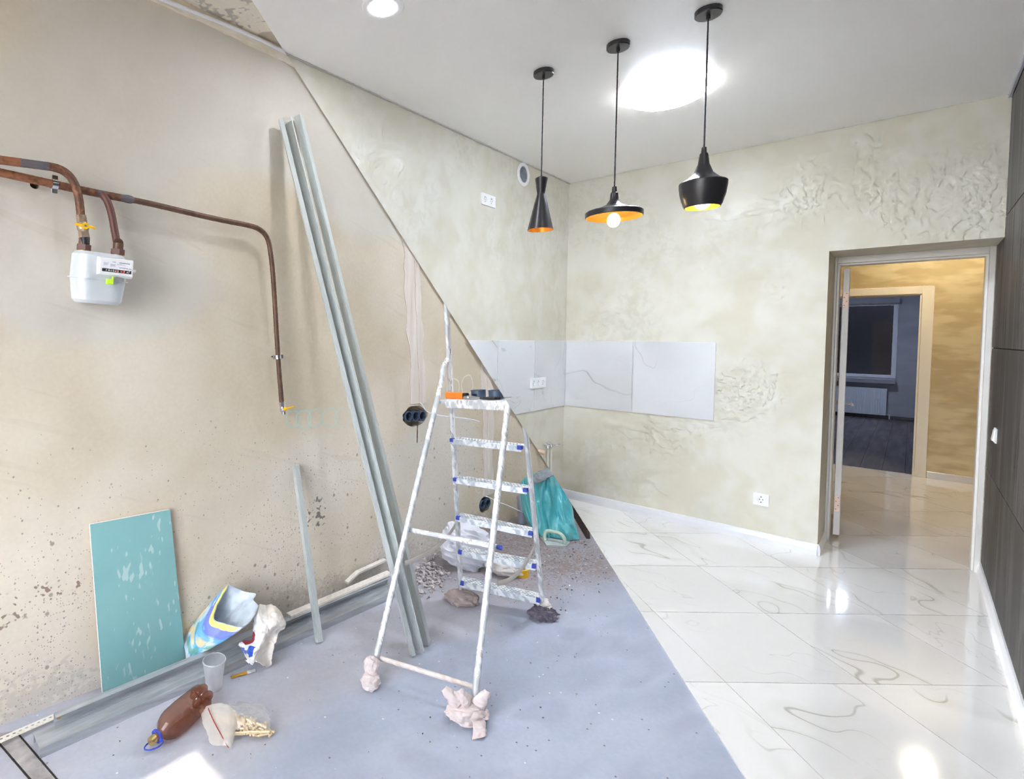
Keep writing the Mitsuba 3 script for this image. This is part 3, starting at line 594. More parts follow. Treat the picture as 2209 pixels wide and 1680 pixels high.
pendant('pendant_lamp', 'black pendant lamp with a bulbous beat shade, right of the three', 1.597, -2.16,
        [(0.0, 2.362), (0.009, 2.358), (0.011, 2.335), (0.016, 2.330), (0.022, 2.285), (0.038, 2.245), (0.066, 2.218), (0.090, 2.206), (0.093, 2.202), (0.092, 2.185), (0.087, 2.150), (0.075, 2.108), (0.068, 2.095), (0.066, 2.095)],
        [(0.066, 2.095), (0.073, 2.11), (0.085, 2.15), (0.089, 2.185), (0.087, 2.2), (0.062, 2.214), (0.034, 2.243), (0.018, 2.28), (0.0, 2.3)], 2.36, 2.125, 0.034)

# ---------------------------------------------------------------- wall fittings in the finished half
for n, (y0, y1) in enumerate(((-0.6005, -0.0095), (-1.2020, -0.6025), (-1.80, -1.2040))):
    m = box((0.0, y0, 0.8745), (0.009, y1, 1.4875), 0.001)
    if n == 2: m = keep_new(m)
    k = thing('backsplash_tile', ('white marble backsplash tile on the left wall, next to the corner, with the triple socket', 'white marble backsplash tile on the left wall, second from the corner', 'white marble backsplash tile on the left wall cut off by the slanting edge')[n], 'tile', 'marble backsplash tiles')
    obj('face', keep_new(m) if n == 1 else m, 'm_wall_tile', k, smooth=False)
for n, (x0, x1) in enumerate(((0.0095, 0.5985), (0.6003, 1.2033))):
    k = thing('backsplash_tile', ('white marble backsplash tile on the back wall, in the corner', 'white marble backsplash tile at the right end of the back wall row')[n], 'tile', 'marble backsplash tiles')
    obj('face', box((x0, -0.009, 0.8745), (x1, 0.0, 1.4875), 0.001), 'm_wall_tile', k, smooth=False)

def socket(label, c, normal, n_gang, w, h, group=None, recess=0.021):
    """c centre on the wall, normal out of it"""
    nrm = unit(normal); side = np.cross([0, 0, 1.0], nrm); M = mat4(side, A([0, 0, 1.0]), nrm, c)
    M = mat4(side, A([0, 0, 1.0]), nrm, A(c, float))
    t_ = thing('wall_socket', label, 'socket', group)
    pl = man(prism(rrect(w, h, 0.004), (0, 0, 0), (0, 0, 0.010), (1, 0, 0)))
    cs = [(k - (n_gang - 1) / 2) * (w - 0.012) / n_gang for k in range(n_gang)]
    for x in cs: pl = pl - man(trimesh.creation.cylinder(radius=recess, height=0.02, sections=28, transform=trimesh.transformations.translation_matrix([x, 0, 0.012])))
    m = tri(pl); m.apply_transform(M); obj('plate', m, 'm_white_plastic', t_, smooth=False)
    for x in cs:
        q = lathe([(0, 0.003), (recess - 0.0005, 0.003), (recess - 0.0005, 0.0042), (0, 0.0042)], (x, 0, 0), n=24); q.apply_transform(M); o = obj('insert', q, 'm_white_plastic', t_, smooth=False)
        hh = cat(*[lathe([(0, 0), (0.004, 0), (0.004, 0.0012), (0, 0.0012)], (x + s * 0.0095, 0, 0.0036), n=12) for s in (-1, 1)], *[box((x - 0.004, s * (recess - 0.004) - 0.003, 0.004), (x + 0.004, s * (recess - 0.004) + 0.003, 0.0075)) for s in (-1, 1)])
        hh.apply_transform(M); obj('pin_holes', hh, 'm_grey_hole', o, smooth=False)
socket('double white socket high on the left wall below the air vent', (0.0, -1.374, 2.547), (1, 0, 0), 2, 0.19, 0.085)
socket('triple white socket on the marble backsplash of the left wall', (0.009, -0.545, 1.117), (1, 0, 0), 3, 0.262, 0.086)
socket('single white socket low on the cream back wall', (1.519, 0.0, 0.322), (0, -1, 0), 1, 0.095, 0.088, recess=0.024)
t_ = thing('light_switch', 'white double light switch on the dark panelled wall beside the door', 'switch')
obj('plate', box((W - 0.010, -0.165, 0.928), (W, -0.075, 1.012), .004), 'm_white_plastic', t_, smooth=False)
for k in range(2):
    y0 = -0.155 + k * 0.037
    obj('rocker', hull([(W - 0.010, y0, 0.938), (W - 0.010, y0 + 0.034, 0.938), (W - 0.010, y0, 1.002), (W - 0.010, y0 + 0.034, 1.002), (W - 0.020, y0 + .001, 0.942), (W - 0.020, y0 + 0.033, 0.942), (W - 0.013, y0 + .001, 1.0), (W - 0.013, y0 + 0.033, 1.0)]), 'm_white_plastic', t_, smooth=False)
t_ = thing('air_vent', 'round white air vent ring high on the left wall under the ceiling', 'vent')
obj('ring', lathe([(0.066, -0.03), (0.066, 0.006), (0.072, 0.010), (0.094, 0.007), (0.096, 0.0)], (0.0, -0.85, 2.853), (1, 0, 0)), 'm_white', t_)
obj('duct', lathe([(0.066, 0.0), (0.064, -0.012), (0.066, -0.024), (0.064, -0.036), (0.066, -0.048), (0.064, -0.06), (0.066, -0.075), (0.0, -0.076)], (0.0, -0.85, 2.853), (1, 0, 0)), 'm_galva_dull', t_)
t_ = thing('water_pipe', 'thin pale supply pipes with a chrome tap in the corner below the backsplash', 'pipe')
for y in (-0.375, -0.315):
    obj('riser', keep_new(tube([(0.035, y, 0.0), (0.035, y, 0.53)], 0.010, 12)), 'm_bead', t_)
    obj('elbow', cat(tube([(0.035, y, 0.525), (0.035, y, 0.545), (0.02, y, 0.55), (0.0, y, 0.55)], 0.013, 12), lathe([(0, 0), (0.016, 0), (0.016, 0.012), (0, 0.012)], (0.035, y, 0.515))), 'm_chrome', t_)
obj('tap', cat(tube([(0.04, -0.315, 0.53), (0.06, -0.24, 0.53), (0.06, -0.19, 0.525)], 0.009, 10), box((0.05, -0.22, 0.535), (0.075, -0.16, 0.545), .003), lathe([(0, 0), (0.014, 0), (0.014, 0.02), (0, 0.02)], (0.05, -0.27, 0.525))), 'm_chrome', t_)

# ---------------------------------------------------------------- raw half: pipes and gas meter
t_ = thing('cable', 'thin white cable running along the top of the raw wall', 'cable')
obj('run', keep_raw(tube([(0.014, y, H - 0.012 + 0.012 * math.sin(y * 5)) for y in np.linspace(YR + 0.02, -3.1, 40)], 0.009, 10)), 'm_white_wire', t_)

B = [(0.006, -4.90, 2.10), (0.006, -4.566, 2.081), (0.009, -4.426, 2.075), (0.012, -4.271, 2.068), (0.015, -4.161, 2.065), (0.017, -4.075, 2.064)]
B2 = [(0.017, -4.075, 2.064), (0.018, -4.024, 2.063), (0.022, -3.821, 2.052), (0.027, -3.592, 2.042), (0.029, -3.50, 2.0395), (0.030, -3.455, 2.034), (0.031, -3.415, 2.016), (0.031, -3.390, 1.985), (0.031, -3.377, 1.94), (0.031, -3.367, 1.88), (0.029, -3.348, 1.706), (0.026, -3.322, 1.401), (0.025, -3.297, 1.166)]
t_ = thing('gas_pipe', 'rusty gas pipe running along the raw wall and bending down to a yellow tap', 'pipe')
obj('main', tube(B, 0.0150, 16), 'm_rust', t_)
obj('run', tube(B2, 0.0122, 16, sub=70), 'm_dark_rust', t_)
obj('weld_collar', lathe([(0.0, -0.02), (0.0148, -0.02), (0.0168, -0.005), (0.0165, 0.008), (0.013, 0.02), (0, 0.02)], (0.0172, -4.068, 2.0641), (0, 1, -0.01)), 'm_rust', t_)
obj('branch', tube([(0.022, -4.173, 2.062), (0.034, -4.160, 2.042), (0.035, -4.143, 1.996), (0.036, -4.132, 1.938), (0.040, -4.126, 1.895), (0.044, -4.123, 1.872)], 0.0145, 16, sub=30), 'm_nut', t_, label='reddish branch down to the meter')
t_ = thing('gas_pipe', 'upper rusty gas pipe that bends down to the yellow valve above the meter', 'pipe')
obj('main', tube([(0.05, -4.90, 2.085), (0.052, -4.573, 2.106), (0.053, -4.52, 2.110), (0.055, -4.464, 2.114), (0.056, -4.392, 2.119), (0.058, -4.347, 2.120), (0.058, -4.316, 2.112), (0.058, -4.292, 2.091), (0.057, -4.276, 2.057), (0.055, -4.266, 2.012), (0.054, -4.261, 1.962)], 0.0152, 16, sub=60), 'm_rust', t_)
def hexnut(c, r, h, axis): return prism([(r * math.cos(a), r * math.sin(a)) for a in np.arange(6) * math.pi / 3], A(c) - unit(axis) * h / 2, A(c) + unit(axis) * h / 2)
t_ = thing('gas_valve', 'bronze gas valve with a yellow wing handle above the meter', 'valve')
ax = unit([-0.006, 0.018, -0.115])
VP = A([0.054, -4.2605, 1.962])
obj('body', cat(hexnut(VP + ax * 0.012, 0.0185, 0.026, ax), lathe([(0, 0), (0.016, 0), (0.021, 0.012), (0.021, 0.028), (0.015, 0.04), (0, 0.04)], VP + ax * 0.024, ax), hexnut(VP + ax * 0.072, 0.019, 0.022, ax)), 'm_valve', t_, smooth=False)
obj('nipple', tube([VP + ax * 0.08, VP + ax * 0.108], 0.0145, 14), 'm_black_plastic', t_)
hc = VP + ax * 0.044 + A([0.024, 0, 0])
hd = obj('handle', cat(lathe([(0, 0), (0.0125, 0), (0.0125, 0.008), (0, 0.008)], hc, (1, 0, 0)), tube([hc + A([0.004, -0.036, 0.003]), hc + A([0.004, -0.012, 0])], [0.0042, 0.006], 10), tube([hc + A([0.004, 0.036, -0.003]), hc + A([0.004, 0.012, 0])], [0.0048, 0.006], 10)), 'm_yellow', t_, label='yellow wing handle')
obj('screw', lathe([(0, 0), (0.005, 0), (0.004, 0.003), (0, 0.0035)], hc + A([0.008, 0, 0]), (1, 0, 0), 14), 'm_chrome', hd)
t_ = thing('gas_valve', 'small gas tap with a yellow lever at the lower end of the long pipe', 'valve')
V2 = A([0.025, -3.297, 1.170]); a2 = unit([0, 0.012, -0.06])
obj('body', cat(hexnut(V2 + a2 * 0.012, 0.0155, 0.024, a2), lathe([(0, 0), (0.013, 0), (0.016, 0.01), (0.016, 0.022), (0.0125, 0.03), (0, 0.03)], V2 + a2 * 0.022, a2), tube([V2 + a2 * 0.05, V2 + a2 * 0.066], 0.0125, 14)), 'm_chrome', t_, smooth=False)
obj('handle', cat(lathe([(0, 0), (0.010, 0), (0.010, 0.007), (0, 0.007)], V2 + a2 * 0.036 + A([0.017, 0, 0]), (1, 0, 0), 18), tube([V2 + a2 * 0.036 + A([0.021, -0.004, -0.003]), V2 + a2 * 0.036 + A([0.021, 0.022, 0.003]), V2 + a2 * 0.036 + A([0.021, 0.052, 0.006])], [0.005, 0.0035, 0.0052], 10)), 'm_yellow', t_, label='yellow lever')
def pipe_clamp(label, c, axis, r):
    t_ = thing('pipe_clamp', label, 'clamp')
    u, v, w = frame(axis); prof = [(r + 0.0005, -0.010), (r + 0.0035, -0.010), (r + 0.0035, 0.010), (r + 0.0005, 0.010), (r + 0.0005, -0.010)]
    obj('band', lathe(prof, c, axis, 28), 'm_chrome', t_, smooth=30)
    for s in (1, -1):
        e = obj('ear', cat(prism(rrect(0.020, 0.004, 0.001), A(c) + s * v * (r + 0.001) - 0 * w, A(c) + s * v * (r + 0.018), w)), 'm_chrome', t_, smooth=False)
        obj('screw', lathe([(0, 0), (0.0055, 0), (0.005, 0.0035), (0, 0.004)], A(c) + s * v * (r + 0.011) + u * 0.002, u if np.dot(u, [1, 0, 0]) > 0 else -u, 12), 'm_chrome', e)
    obj('stud', tube([A(c) - A([r, 0, 0]), A([xraw(c[1], c[2]) - 0.01, c[1], c[2]])], 0.004, 10), 'm_black_plastic', t_)
pipe_clamp('chrome pipe clamp on the upper rusty pipe left of the meter', (0.0112, -4.338, 2.071), (0.003, 0.155, -0.007), 0.0150)
pipe_clamp('chrome pipe clamp on the long vertical rusty pipe', (0.026, -3.322, 1.401), (0, 0.02, -0.235), 0.0122)

# meter in its own frame: e1 along the wall, e2 up, e3 out; slightly tilted like its pipes
t_ = thing('gas_meter', 'white gas meter hanging from two rusty pipes on the raw wall', 'gas meter')
e1 = unit([0.03, 0.2, -0.010]); e2 = unit(A([0.012, -0.020, 0.19]) - e1 * np.dot(e1, [0.012, -0.020, 0.19])); e3 = np.cross(e1, e2)
MO = A([0.045, -4.191, 1.826])
MM = mat4(e1, e2, e3, MO)
def mloc(m): m.apply_transform(MM); return m
plan = lambda w, d, r: rrect(w, d, r, 10)
def body(y0, y1, w0, w1, d0, d1):
    a, b = np.array(plan(w0, d0, d0 * 0.42).exterior.coords), np.array(plan(w1, d1, d1 * 0.42).exterior.coords)
    ins = 0.012; c = np.array(plan(w1 - 2 * ins, d1 - 2 * ins, d1 * 0.36).exterior.coords)
    sg = 1 if y1 > y0 else -1
    return hull(np.vstack([np.c_[a[:, 0], a[:, 0] * 0 + y0, a[:, 1]], np.c_[b[:, 0], b[:, 0] * 0 + y1 - sg * ins, b[:, 1]], np.c_[c[:, 0], c[:, 0] * 0 + y1, c[:, 1]]]))
obj('upper_body', mloc(body(-0.100, 0.0, 0.196, 0.190, 0.15, 0.145)), 'm_meter', t_, smooth=28)
obj('lower_body', mloc(body(-0.104, -0.196, 0.196, 0.176, 0.15, 0.14)), 'm_meter', t_, smooth=28)
fl = trimesh.creation.extrude_polygon(plan(0.214, 0.166, 0.072), 0.004, engine='earcut'); fl.apply_transform(mat4(A([1, 0, 0]), A([0, 0, -1]), A([0, 1, 0]), A([0, -0.104, 0]))); obj('flange', mloc(fl), 'm_meter', t_, smooth=False)
zf = 0.075
rg = obj('register', mloc(hull([(x, y, z) for x in (-0.026, 0.112) for y in (-0.088, -0.014) for z in (zf - 0.02,)] + [(x, y, z) for x in (-0.012, 0.106) for y in (-0.080, -0.020) for z in (zf + 0.022,)])), 'm_white_plastic', t_, smooth=False)
obj('label_plate', mloc(box((-0.006, -0.072, zf + 0.022), (0.102, -0.026, zf + 0.0232))), 'm_label', rg, smooth=False)
obj('counter', mloc(box((-0.004, -0.0705, zf + 0.0232), (0.100, -0.0590, zf + 0.0240))), 'm_black_hole', rg, smooth=False)
obj('decimal_window', mloc(cat(box((0.046, -0.0700, zf + 0.0240), (0.054, -0.0595, zf + 0.0243)), box((0.066, -0.0700, zf + 0.0240), (0.078, -0.0595, zf + 0.0243)))), 'm_red', rg, smooth=False)
dg = []
for ch, x in (('3', 0.008), ('8', 0.017), ('0', 0.025), ('8', 0.033), ('4', 0.040), ('1', 0.049), ('1', 0.060), ('7', 0.071), ('m³', 0.083)):
    q = meshkit.text_mesh(ch, 0.0065, 0.0004, True); q.apply_translation((x, -0.068, zf + 0.0242)); dg.append(q)
obj('digits', mloc(cat(*dg)), 'm_white', rg, smooth=False)
lines = [(0.030, -0.031, 0.012, .002), (0.055, -0.031, 0.038, .0028), (0.048, -0.0375, 0.03, .0016), (0.0, -0.037, 0.018, .0012), (0.0, -0.041, 0.016, .0012), (0.0, -0.045, 0.014, .0012), (0.024, -0.040, 0.018, .0012), (0.024, -0.044, 0.018, .0012), (0.024, -0.048, 0.018, .0012), (0.056, -0.050, 0.044, .002)]
obj('print_lines', mloc(cat(*[box((x, y - h, zf + 0.0232), (x + w, y, zf + 0.0235)) for x, y, w, h in lines])), 'm_print', rg, smooth=False)
obj('seal', mloc(cat(box((0.014, -0.118, zf + 0.010), (0.040, -0.097, zf + 0.020), .003), box((0.034, -0.099, zf + 0.010), (0.039, -0.086, zf + 0.024), .001))), 'm_seal', t_, smooth=False, label='bright green seal')
obj('side_knob', mloc(box((0.112, -0.062, zf - 0.008), (0.122, -0.050, zf + 0.004), .002)), 'm_white_plastic', t_, smooth=False)
for s, cx in ((0, -0.056), (1, 0.066)):
    c0 = MO + e1 * cx
    n_ = obj('union_nut', prism([(0.0265 * math.cos(a), 0.0265 * math.sin(a)) for a in np.arange(6) * math.pi / 3], c0 + e2 * 0.004, c0 + e2 * 0.026), 'm_nut', t_, smooth=False)
    obj('neck', tube([c0 + e2 * (-0.004), c0 + e2 * 0.006], 0.020, 18), 'm_brass', n_)
    top = (VP + ax * 0.100) if s == 0 else A([0.044, -4.123, 1.876])
    obj('connector', cat(tube([c0 + e2 * 0.024, c0 + e2 * 0.05], 0.0195, 16), tube([c0 + e2 * 0.05, top], [0.0195, 0.0150], 16)), 'm_dark_rust', t_)

# socket boxes in the raw wall with loose wires
def socket_boxes(label, cs, r):
    t_ = thing('socket_box', label, 'socket box')
    for (y, z) in cs:
        b = obj('cup', lathe([(r - 0.004, 0.010), (r, 0.010), (r, -0.045), (0, -0.047), (0, -0.044), (r - 0.004, -0.042), (r - 0.004, 0.010)], (-0.012, y, z), (1, 0, 0), 30), 'm_box_blue', t_)
socket_boxes('row of three dark socket boxes sunk in the raw wall', [(-2.255, 0.988), (-2.183, 0.982), (-2.113, 0.977)], 0.034)
socket_boxes('pair of dark socket boxes low in the raw wall behind the ladder', [(-1.355, 0.212), (-1.285, 0.209)], 0.033)
t_ = thing('wire', 'white wire hanging from the triple socket boxes', 'wire')
obj('strand', tube([(-0.02, -2.15, 1.07), (0.004, -2.137, 1.062), (0.02, -2.118, 1.025), (0.06, -2.07, 0.992), (0.12, -1.97, 0.972), (0.17, -1.85, 0.953), (0.20, -1.74, 0.925)], 0.004, 8, sub=40), 'm_white_wire', t_)
t_ = thing('wire', 'white wire hanging from the low pair of socket boxes', 'wire')
obj('strand', tube([(-0.02, -1.32, 0.27), (0.01, -1.30, 0.262), (0.04, -1.25, 0.232), (0.08, -1.14, 0.18), (0.13, -1.03, 0.122), (0.165, -0.96, 0.088)], 0.004, 8, sub=30), 'm_white_wire', t_)
t_ = thing('drain_pipe', 'short grey plastic drain pipe standing beside the teal sheet', 'pipe')
obj('tube', tube([(0.10, -0.935, ZS), (0.085, -0.925, 0.21)], 0.034, 20), 'm_pvc_grey', t_)
obj('rim', tube([(0.087, -0.926, 0.19), (0.085, -0.925, 0.212)], 0.038, 20), 'm_pvc_grey', t_)

# ---------------------------------------------------------------- metal profiles
def lean(P0, P1): return A(P0, float), A(P1, float)
t_ = thing('metal_profile', 'long open galvanised channel leaning on the raw wall, left one of the pair', 'metal profile')
P0, P1 = lean((0.657, -2.957, ZS + 0.002), (0.034, -3.291, 2.589)); ax_ = unit(P1 - P0)
view = unit(CAM - (P0 + P1) / 2); vv = unit(view - ax_ * np.dot(view, ax_)); uu = np.cross(vv, ax_)
def chan_toward(P0, P1, v, w, d, lip=0.0):
    ax_ = unit(A(P1) - A(P0)); v = unit(A(v) - ax_ * np.dot(v, ax_)); u = np.cross(v, ax_)
    return prism(channel_poly(w, d, 0.0014, lip), P0, P1, u)
w_, d_, t1 = 0.066, 0.040, 0.0014          # uu points to the viewer's left, vv towards the viewer
prof = Polygon([(-w_ / 2, 0), (w_ / 2, 0), (w_ / 2, d_), (w_ / 2 - 0.006, d_), (w_ / 2 - 0.006, d_ - t1), (w_ / 2 - t1, d_ - t1), (w_ / 2 - t1, t1), (-w_ / 2 + t1, t1), (-w_ / 2 + t1, d_ - t1), (-w_ / 2 + 0.022, d_ - t1), (-w_ / 2 + 0.022, d_), (-w_ / 2, d_)])
v1 = unit(vv * 0.99 - uu * 0.14); m = prism(prof, P0 + 0.004 * ax_, P1, np.cross(v1, ax_) * -1)
if np.dot(np.mean(m.vertices, 0) - (P0 + P1) / 2, v1) < 0: m = prism(Polygon([(x, -y) for x, y in prof.exterior.coords]), P0 + 0.004 * ax_, P1, np.cross(v1, ax_) * -1)
m.apply_translation((0, 0, ZS - m.vertices[:, 2].min())); obj('channel', m, 'm_galva', t_, smooth=False)
t_ = thing('metal_profile', 'dark-sided galvanised channel leaning on the raw wall, right one of the pair', 'metal profile')
m = chan_toward((0.655, -2.885, ZS), (0.030, -3.215, 2.640), vv * -0.92 + uu * -0.39, 0.036, 0.042)
m.apply_translation((0, 0, ZS - m.vertices[:, 2].min())); obj('channel', m, 'm_galva', t_, smooth=False)
t_ = thing('metal_profile', 'short thin galvanised profile leaning on the raw wall beside the green board', 'metal profile')
m = chan_toward((0.291, -3.249, ZS), (0.004, -3.181, 0.811), vv * -0.75 + uu * 0.66, 0.030, 0.026)
m.apply_translation((0, 0, ZS - m.vertices[:, 2].min())); obj('channel', m, 'm_galva', t_, smooth=False)
t_ = thing('metal_profile', 'long galvanised channel lying face down on the floor in front of the green board', 'metal profile')
obj('channel', prism(Polygon([(x, 0.036 - y) for x, y in channel_poly(0.100, 0.036, 0.0014).exterior.coords]), (0.104, -4.442, ZS), (0.176, -2.63, ZS), np.cross((0, 0, 1.0), unit([0.072, 1.812, 0]))), 'm_galva_dull', t_, smooth=False)
t_ = thing('metal_profile', 'open galvanised channel on its side behind the floor channel', 'metal profile')
d_ = unit([0.070, 1.792, 0])
obj('channel', prism(Polygon([(0.018 - y, x + 0.021) for x, y in channel_poly(0.042, 0.036, 0.0014).exterior.coords]), (0.067, -4.372, ZS + 0.0365), (0.137, -2.58, ZS + 0.0365), np.cross((0, 0, 1.0), d_)), 'm_galva_dull', t_, smooth=False)
obj('screw', lathe([(0, 0), (0.006, 0), (0.008, 0.004), (0.003, 0.005), (0, 0.005)], (0.052, -4.355, 0.048), (1, -0.2, 0), 14), 'm_brass', t_)
t_ = thing('perforated_bead', 'cream perforated plaster bead lying on the floor at the left edge', 'corner bead')
L_ = 0.62; strip = sbox(0, -0.017, L_, 0.017)
for k in range(30):
    strip = strip.difference(Point(0.01 + k * 0.0205, -0.004).buffer(0.0056, quad_segs=4)).difference(Point(0.02 + k * 0.0205, 0.0105).buffer(0.0024, quad_segs=3))
obj('strip', prism(strip, (0, 0, 0), (0, 0, 0.0016), (1, 0, 0)).apply_transform(mat4(unit([0.006, -0.19, 0.004]), unit([0.19, 0.006, 0]), A([0, 0, 1.0]), A([-0.015, -4.335, 0.012]))), 'm_bead', t_, smooth=False)

t_ = thing('plasterboard_offcut', 'green moisture-proof plasterboard offcut leaning on the raw wall', 'plasterboard')
q = [A(p) for p in ((-0.047, -4.161, ZS), (-0.036, -3.796, ZS), (-0.047, -3.864, 0.716), (-0.068, -4.200, 0.722))]
nb = unit(np.cross(q[1] - q[0], q[3] - q[0])); nb = nb if nb[0] > 0 else -nb
obj('core', hull([p - nb * s for p in q for s in (0.0006, 0.0125)]), 'm_gypsum_edge', t_, smooth=False)
obj('face', hull([p - nb * s for p in q for s in (0.0, 0.0006)]), 'm_gypsum_green', t_, smooth=False)
def board_strip(label, pts, h, t=0.012):
    t_ = thing('plasterboard_strip', label, 'plasterboard strip')
    p = A(pts, float); parts = [hull([p[i] + A([dx, 0, dz]) for i in (k, k + 1) for dx in (0, t) for dz in (0, h)]) for k in range(len(p) - 1)]
    obj('core', cat(*parts), 'm_gypsum_core', t_, smooth=False)
board_strip('long broken white plasterboard strip lying on the channels by the wall', [(0.075, -3.30, 0.0715), (0.085, -2.86, 0.0725), (0.095, -2.56, 0.077)], 0.012, 0.045)
board_strip('short bent plasterboard strip standing against the raw wall', [(0.020, -2.84, 0.075), (0.006, -2.74, 0.100), (0.000, -2.49, 0.104)], 0.012, 0.03)

# ---------------------------------------------------------------- rubbish by the wall
SR = [[(0.023, -3.605, 0.31), (0.046, -3.568, 0.286), (0.077, -3.536, 0.27), (0.124, -3.516, 0.272), (0.149, -3.548, 0.265), (0.198, -3.555, 0.257), (0.235, -3.604, 0.236), (0.248, -3.649, 0.218), (0.219, -3.68, 0.209), (0.165, -3.707, 0.212), (0.103, -3.728, 0.215), (0.064, -3.695, 0.244), (0.04, -3.647, 0.276)],
      [(-0.082, -3.784, 0.079), (-0.079, -3.781, 0.075), (-0.075, -3.778, 0.066), (-0.059, -3.776, 0.054), (-0.034, -3.779, 0.048), (0.012, -3.775, 0.045), (0.036, -3.778, 0.044), (0.034, -3.795, 0.037), (0.022, -3.808, 0.031), (0.015, -3.815, 0.026), (0.002, -3.814, 0.048), (-0.031, -3.804, 0.062), (-0.063, -3.793, 0.073)]]
t_ = thing('paper_sack', 'open blue and yellow printed sack leaning behind the floor channels', 'sack')
r0, r1 = A(SR[0]), A(SR[1]); rows = []
for s in np.linspace(0, 1, 7):
    r_ = r0 * (1 - s) + r1 * s; c_ = r_.mean(0); bul = 1 + 0.10 * math.sin(math.pi * s); r_ = c_ + (r_ - c_) * bul; r_[:, 2] = np.maximum(r_[:, 2], 0.012); rows.append(np.vstack([r_, r_[:1]]))
m, uv = patch(rows, 60, 90, 0.004, 14, 3)
u_, v_ = uv[:, 0], uv[:, 1]; nz = meshkit.fbm(np.c_[u_ * 5, v_ * 9, u_ * 0], 4, 2); nz2 = meshkit.fbm(np.c_[u_ * 7 + 4, v_ * 7, u_ * 0 + 2], 3, 6)
sm = lambda a, b, x: np.clip((x - a) / (b - a), 0, 1) ** 2 * (3 - 2 * np.clip((x - a) / (b - a), 0, 1))
C_ = np.array([col(112, 178, 226)] * len(u_)) * (0.8 + 0.4 * nz[:, None])
def pm(mask, c, o=1.0):
    global C_
    C_ = C_ * (1 - (mask * o)[:, None]) + A(col(*c))[None] * (mask * o)[:, None]
nz3 = meshkit.fbm(np.c_[u_ * 4 + v_ * 6, v_ * 14, u_ * 0 + 5], 5, 12)
pm(sm(0.48, 0.60, nz3), (206, 230, 244), .85); pm(sm(0.50, 0.62, nz2) * sm(0.35, 0.5, u_), (236, 214, 146), .8); pm(sm(0.44, 0.34, nz2) * sm(0.4, 0.6, u_), (84, 150, 104), .7)
pm(sm(0.34, 0.28, u_ + 0.1 * (nz - .5)) * sm(0.5, 0.6, v_) * sm(0.36, 0.46, nz2), (112, 116, 196), .85); pm(sm(0.88, 0.94, u_), (222, 226, 232), .7)
edge = 0.105 + 0.03 * meshkit.fbm(np.c_[v_ * 14, v_ * 0, v_ * 0], 2, 4)
pm(((u_ < edge) & (v_ > 0.60)).astype(float), (242, 232, 130), 1.0); pm(((u_ < edge) & (v_ <= 0.60)).astype(float), (228, 232, 240), 1.0)
obj('outer_print', m, 'm_printed', t_, smooth=True, color=C_)
mi_, _ = patch([(A(r) - A(r).mean(0)) * 0.965 + A(r).mean(0) - (0.006 if k else 0) * A([0, 0, 0]) for k, r in enumerate(rows)], 40, 70, 0.004, 14, 3)
Ci = np.array([col(196, 206, 214)] * len(mi_.vertices)); g = meshkit.fbm(np.array(mi_.vertices) * 40, 4, 3); Ci = Ci * (0.7 + 0.5 * g[:, None])
obj('inside', mi_, 'm_bag', t_, smooth=True, color=Ci, label='pale dusty inside')

WB = [[(0.14, -3.516, 0.217), (0.142, -3.499, 0.225), (0.148, -3.479, 0.218), (0.163, -3.463, 0.221), (0.182, -3.458, 0.208)], [(0.196, -3.574, 0.214), (0.23, -3.566, 0.238), (0.244, -3.537, 0.216), (0.261, -3.505, 0.228), (0.245, -3.451, 0.202)], [(0.201, -3.585, 0.173), (0.251, -3.59, 0.195), (0.274, -3.565, 0.195), (0.299, -3.524, 0.2), (0.301, -3.466, 0.169)], [(0.206, -3.597, 0.119), (0.264, -3.608, 0.133), (0.284, -3.587, 0.143), (0.279, -3.548, 0.147), (0.279, -3.491, 0.134)], [(0.178, -3.641, 0.107), (0.264, -3.637, 0.123), (0.293, -3.607, 0.124), (0.273, -3.557, 0.101), (0.3, -3.528, 0.116)], [(0.2, -3.635, 0.062), (0.271, -3.646, 0.082), (0.292, -3.624, 0.088), (0.276, -3.571, 0.058), (0.301, -3.543, 0.09)], [(0.218, -3.632, 0.043), (0.274, -3.631, 0.037), (0.297, -3.62, 0.068), (0.284, -3.564, 0.010), (0.295, -3.551, 0.038)]]
t_ = thing('plastic_bag', 'crumpled white plastic bag hanging over the floor channels', 'plastic bag')
m, uv = patch(WB, 90, 70, 0.010, 26, 5, 0.004); u_, v_ = uv[:, 0], uv[:, 1]; nz = meshkit.fbm(np.c_[u_ * 9, v_ * 7, u_ * 0], 3, 8)
C_ = np.array([col(238, 236, 232)] * len(u_)); pm(((v_ > .52)).astype(float), (214, 205, 194), .75)
pm(((u_ > .62) & (u_ < .84) & (v_ > .2) & (v_ < .36)).astype(float), (36, 76, 170), 1.0); pm(((u_ > .4) & (u_ < .62) & (v_ < .1) & (nz > .42)).astype(float), (140, 50, 54), 1.0); pm(((u_ > .66) & (v_ < .2) & (nz > .58)).astype(float), (40, 74, 160), .9)
obj('film', m, 'm_bag', t_, smooth=True, color=C_)

t_ = thing('plastic_cup', 'clear disposable plastic cup standing on the bare floor', 'cup')
cp = [(0.0, 0.003), (0.030, 0.002), (0.033, 0.0), (0.034, 0.006), (0.040, 0.06), (0.046, 0.115), (0.0485, 0.120), (0.0495, 0.124), (0.0475, 0.127)]
obj('wall', lathe(cp, (0.229, -3.797, ZS), (0.02, 0.0, 1.0), 40), 'm_clear_cup', t_, smooth=40)
obj('rim', lathe([(0.0475 + 0.0016 * math.cos(a), 0.1265 + 0.0016 * math.sin(a)) for a in np.linspace(0, 2 * math.pi, 9)], (0.229, -3.797, ZS), (0.02, 0, 1.0), 40), 'm_clear_cup', t_)

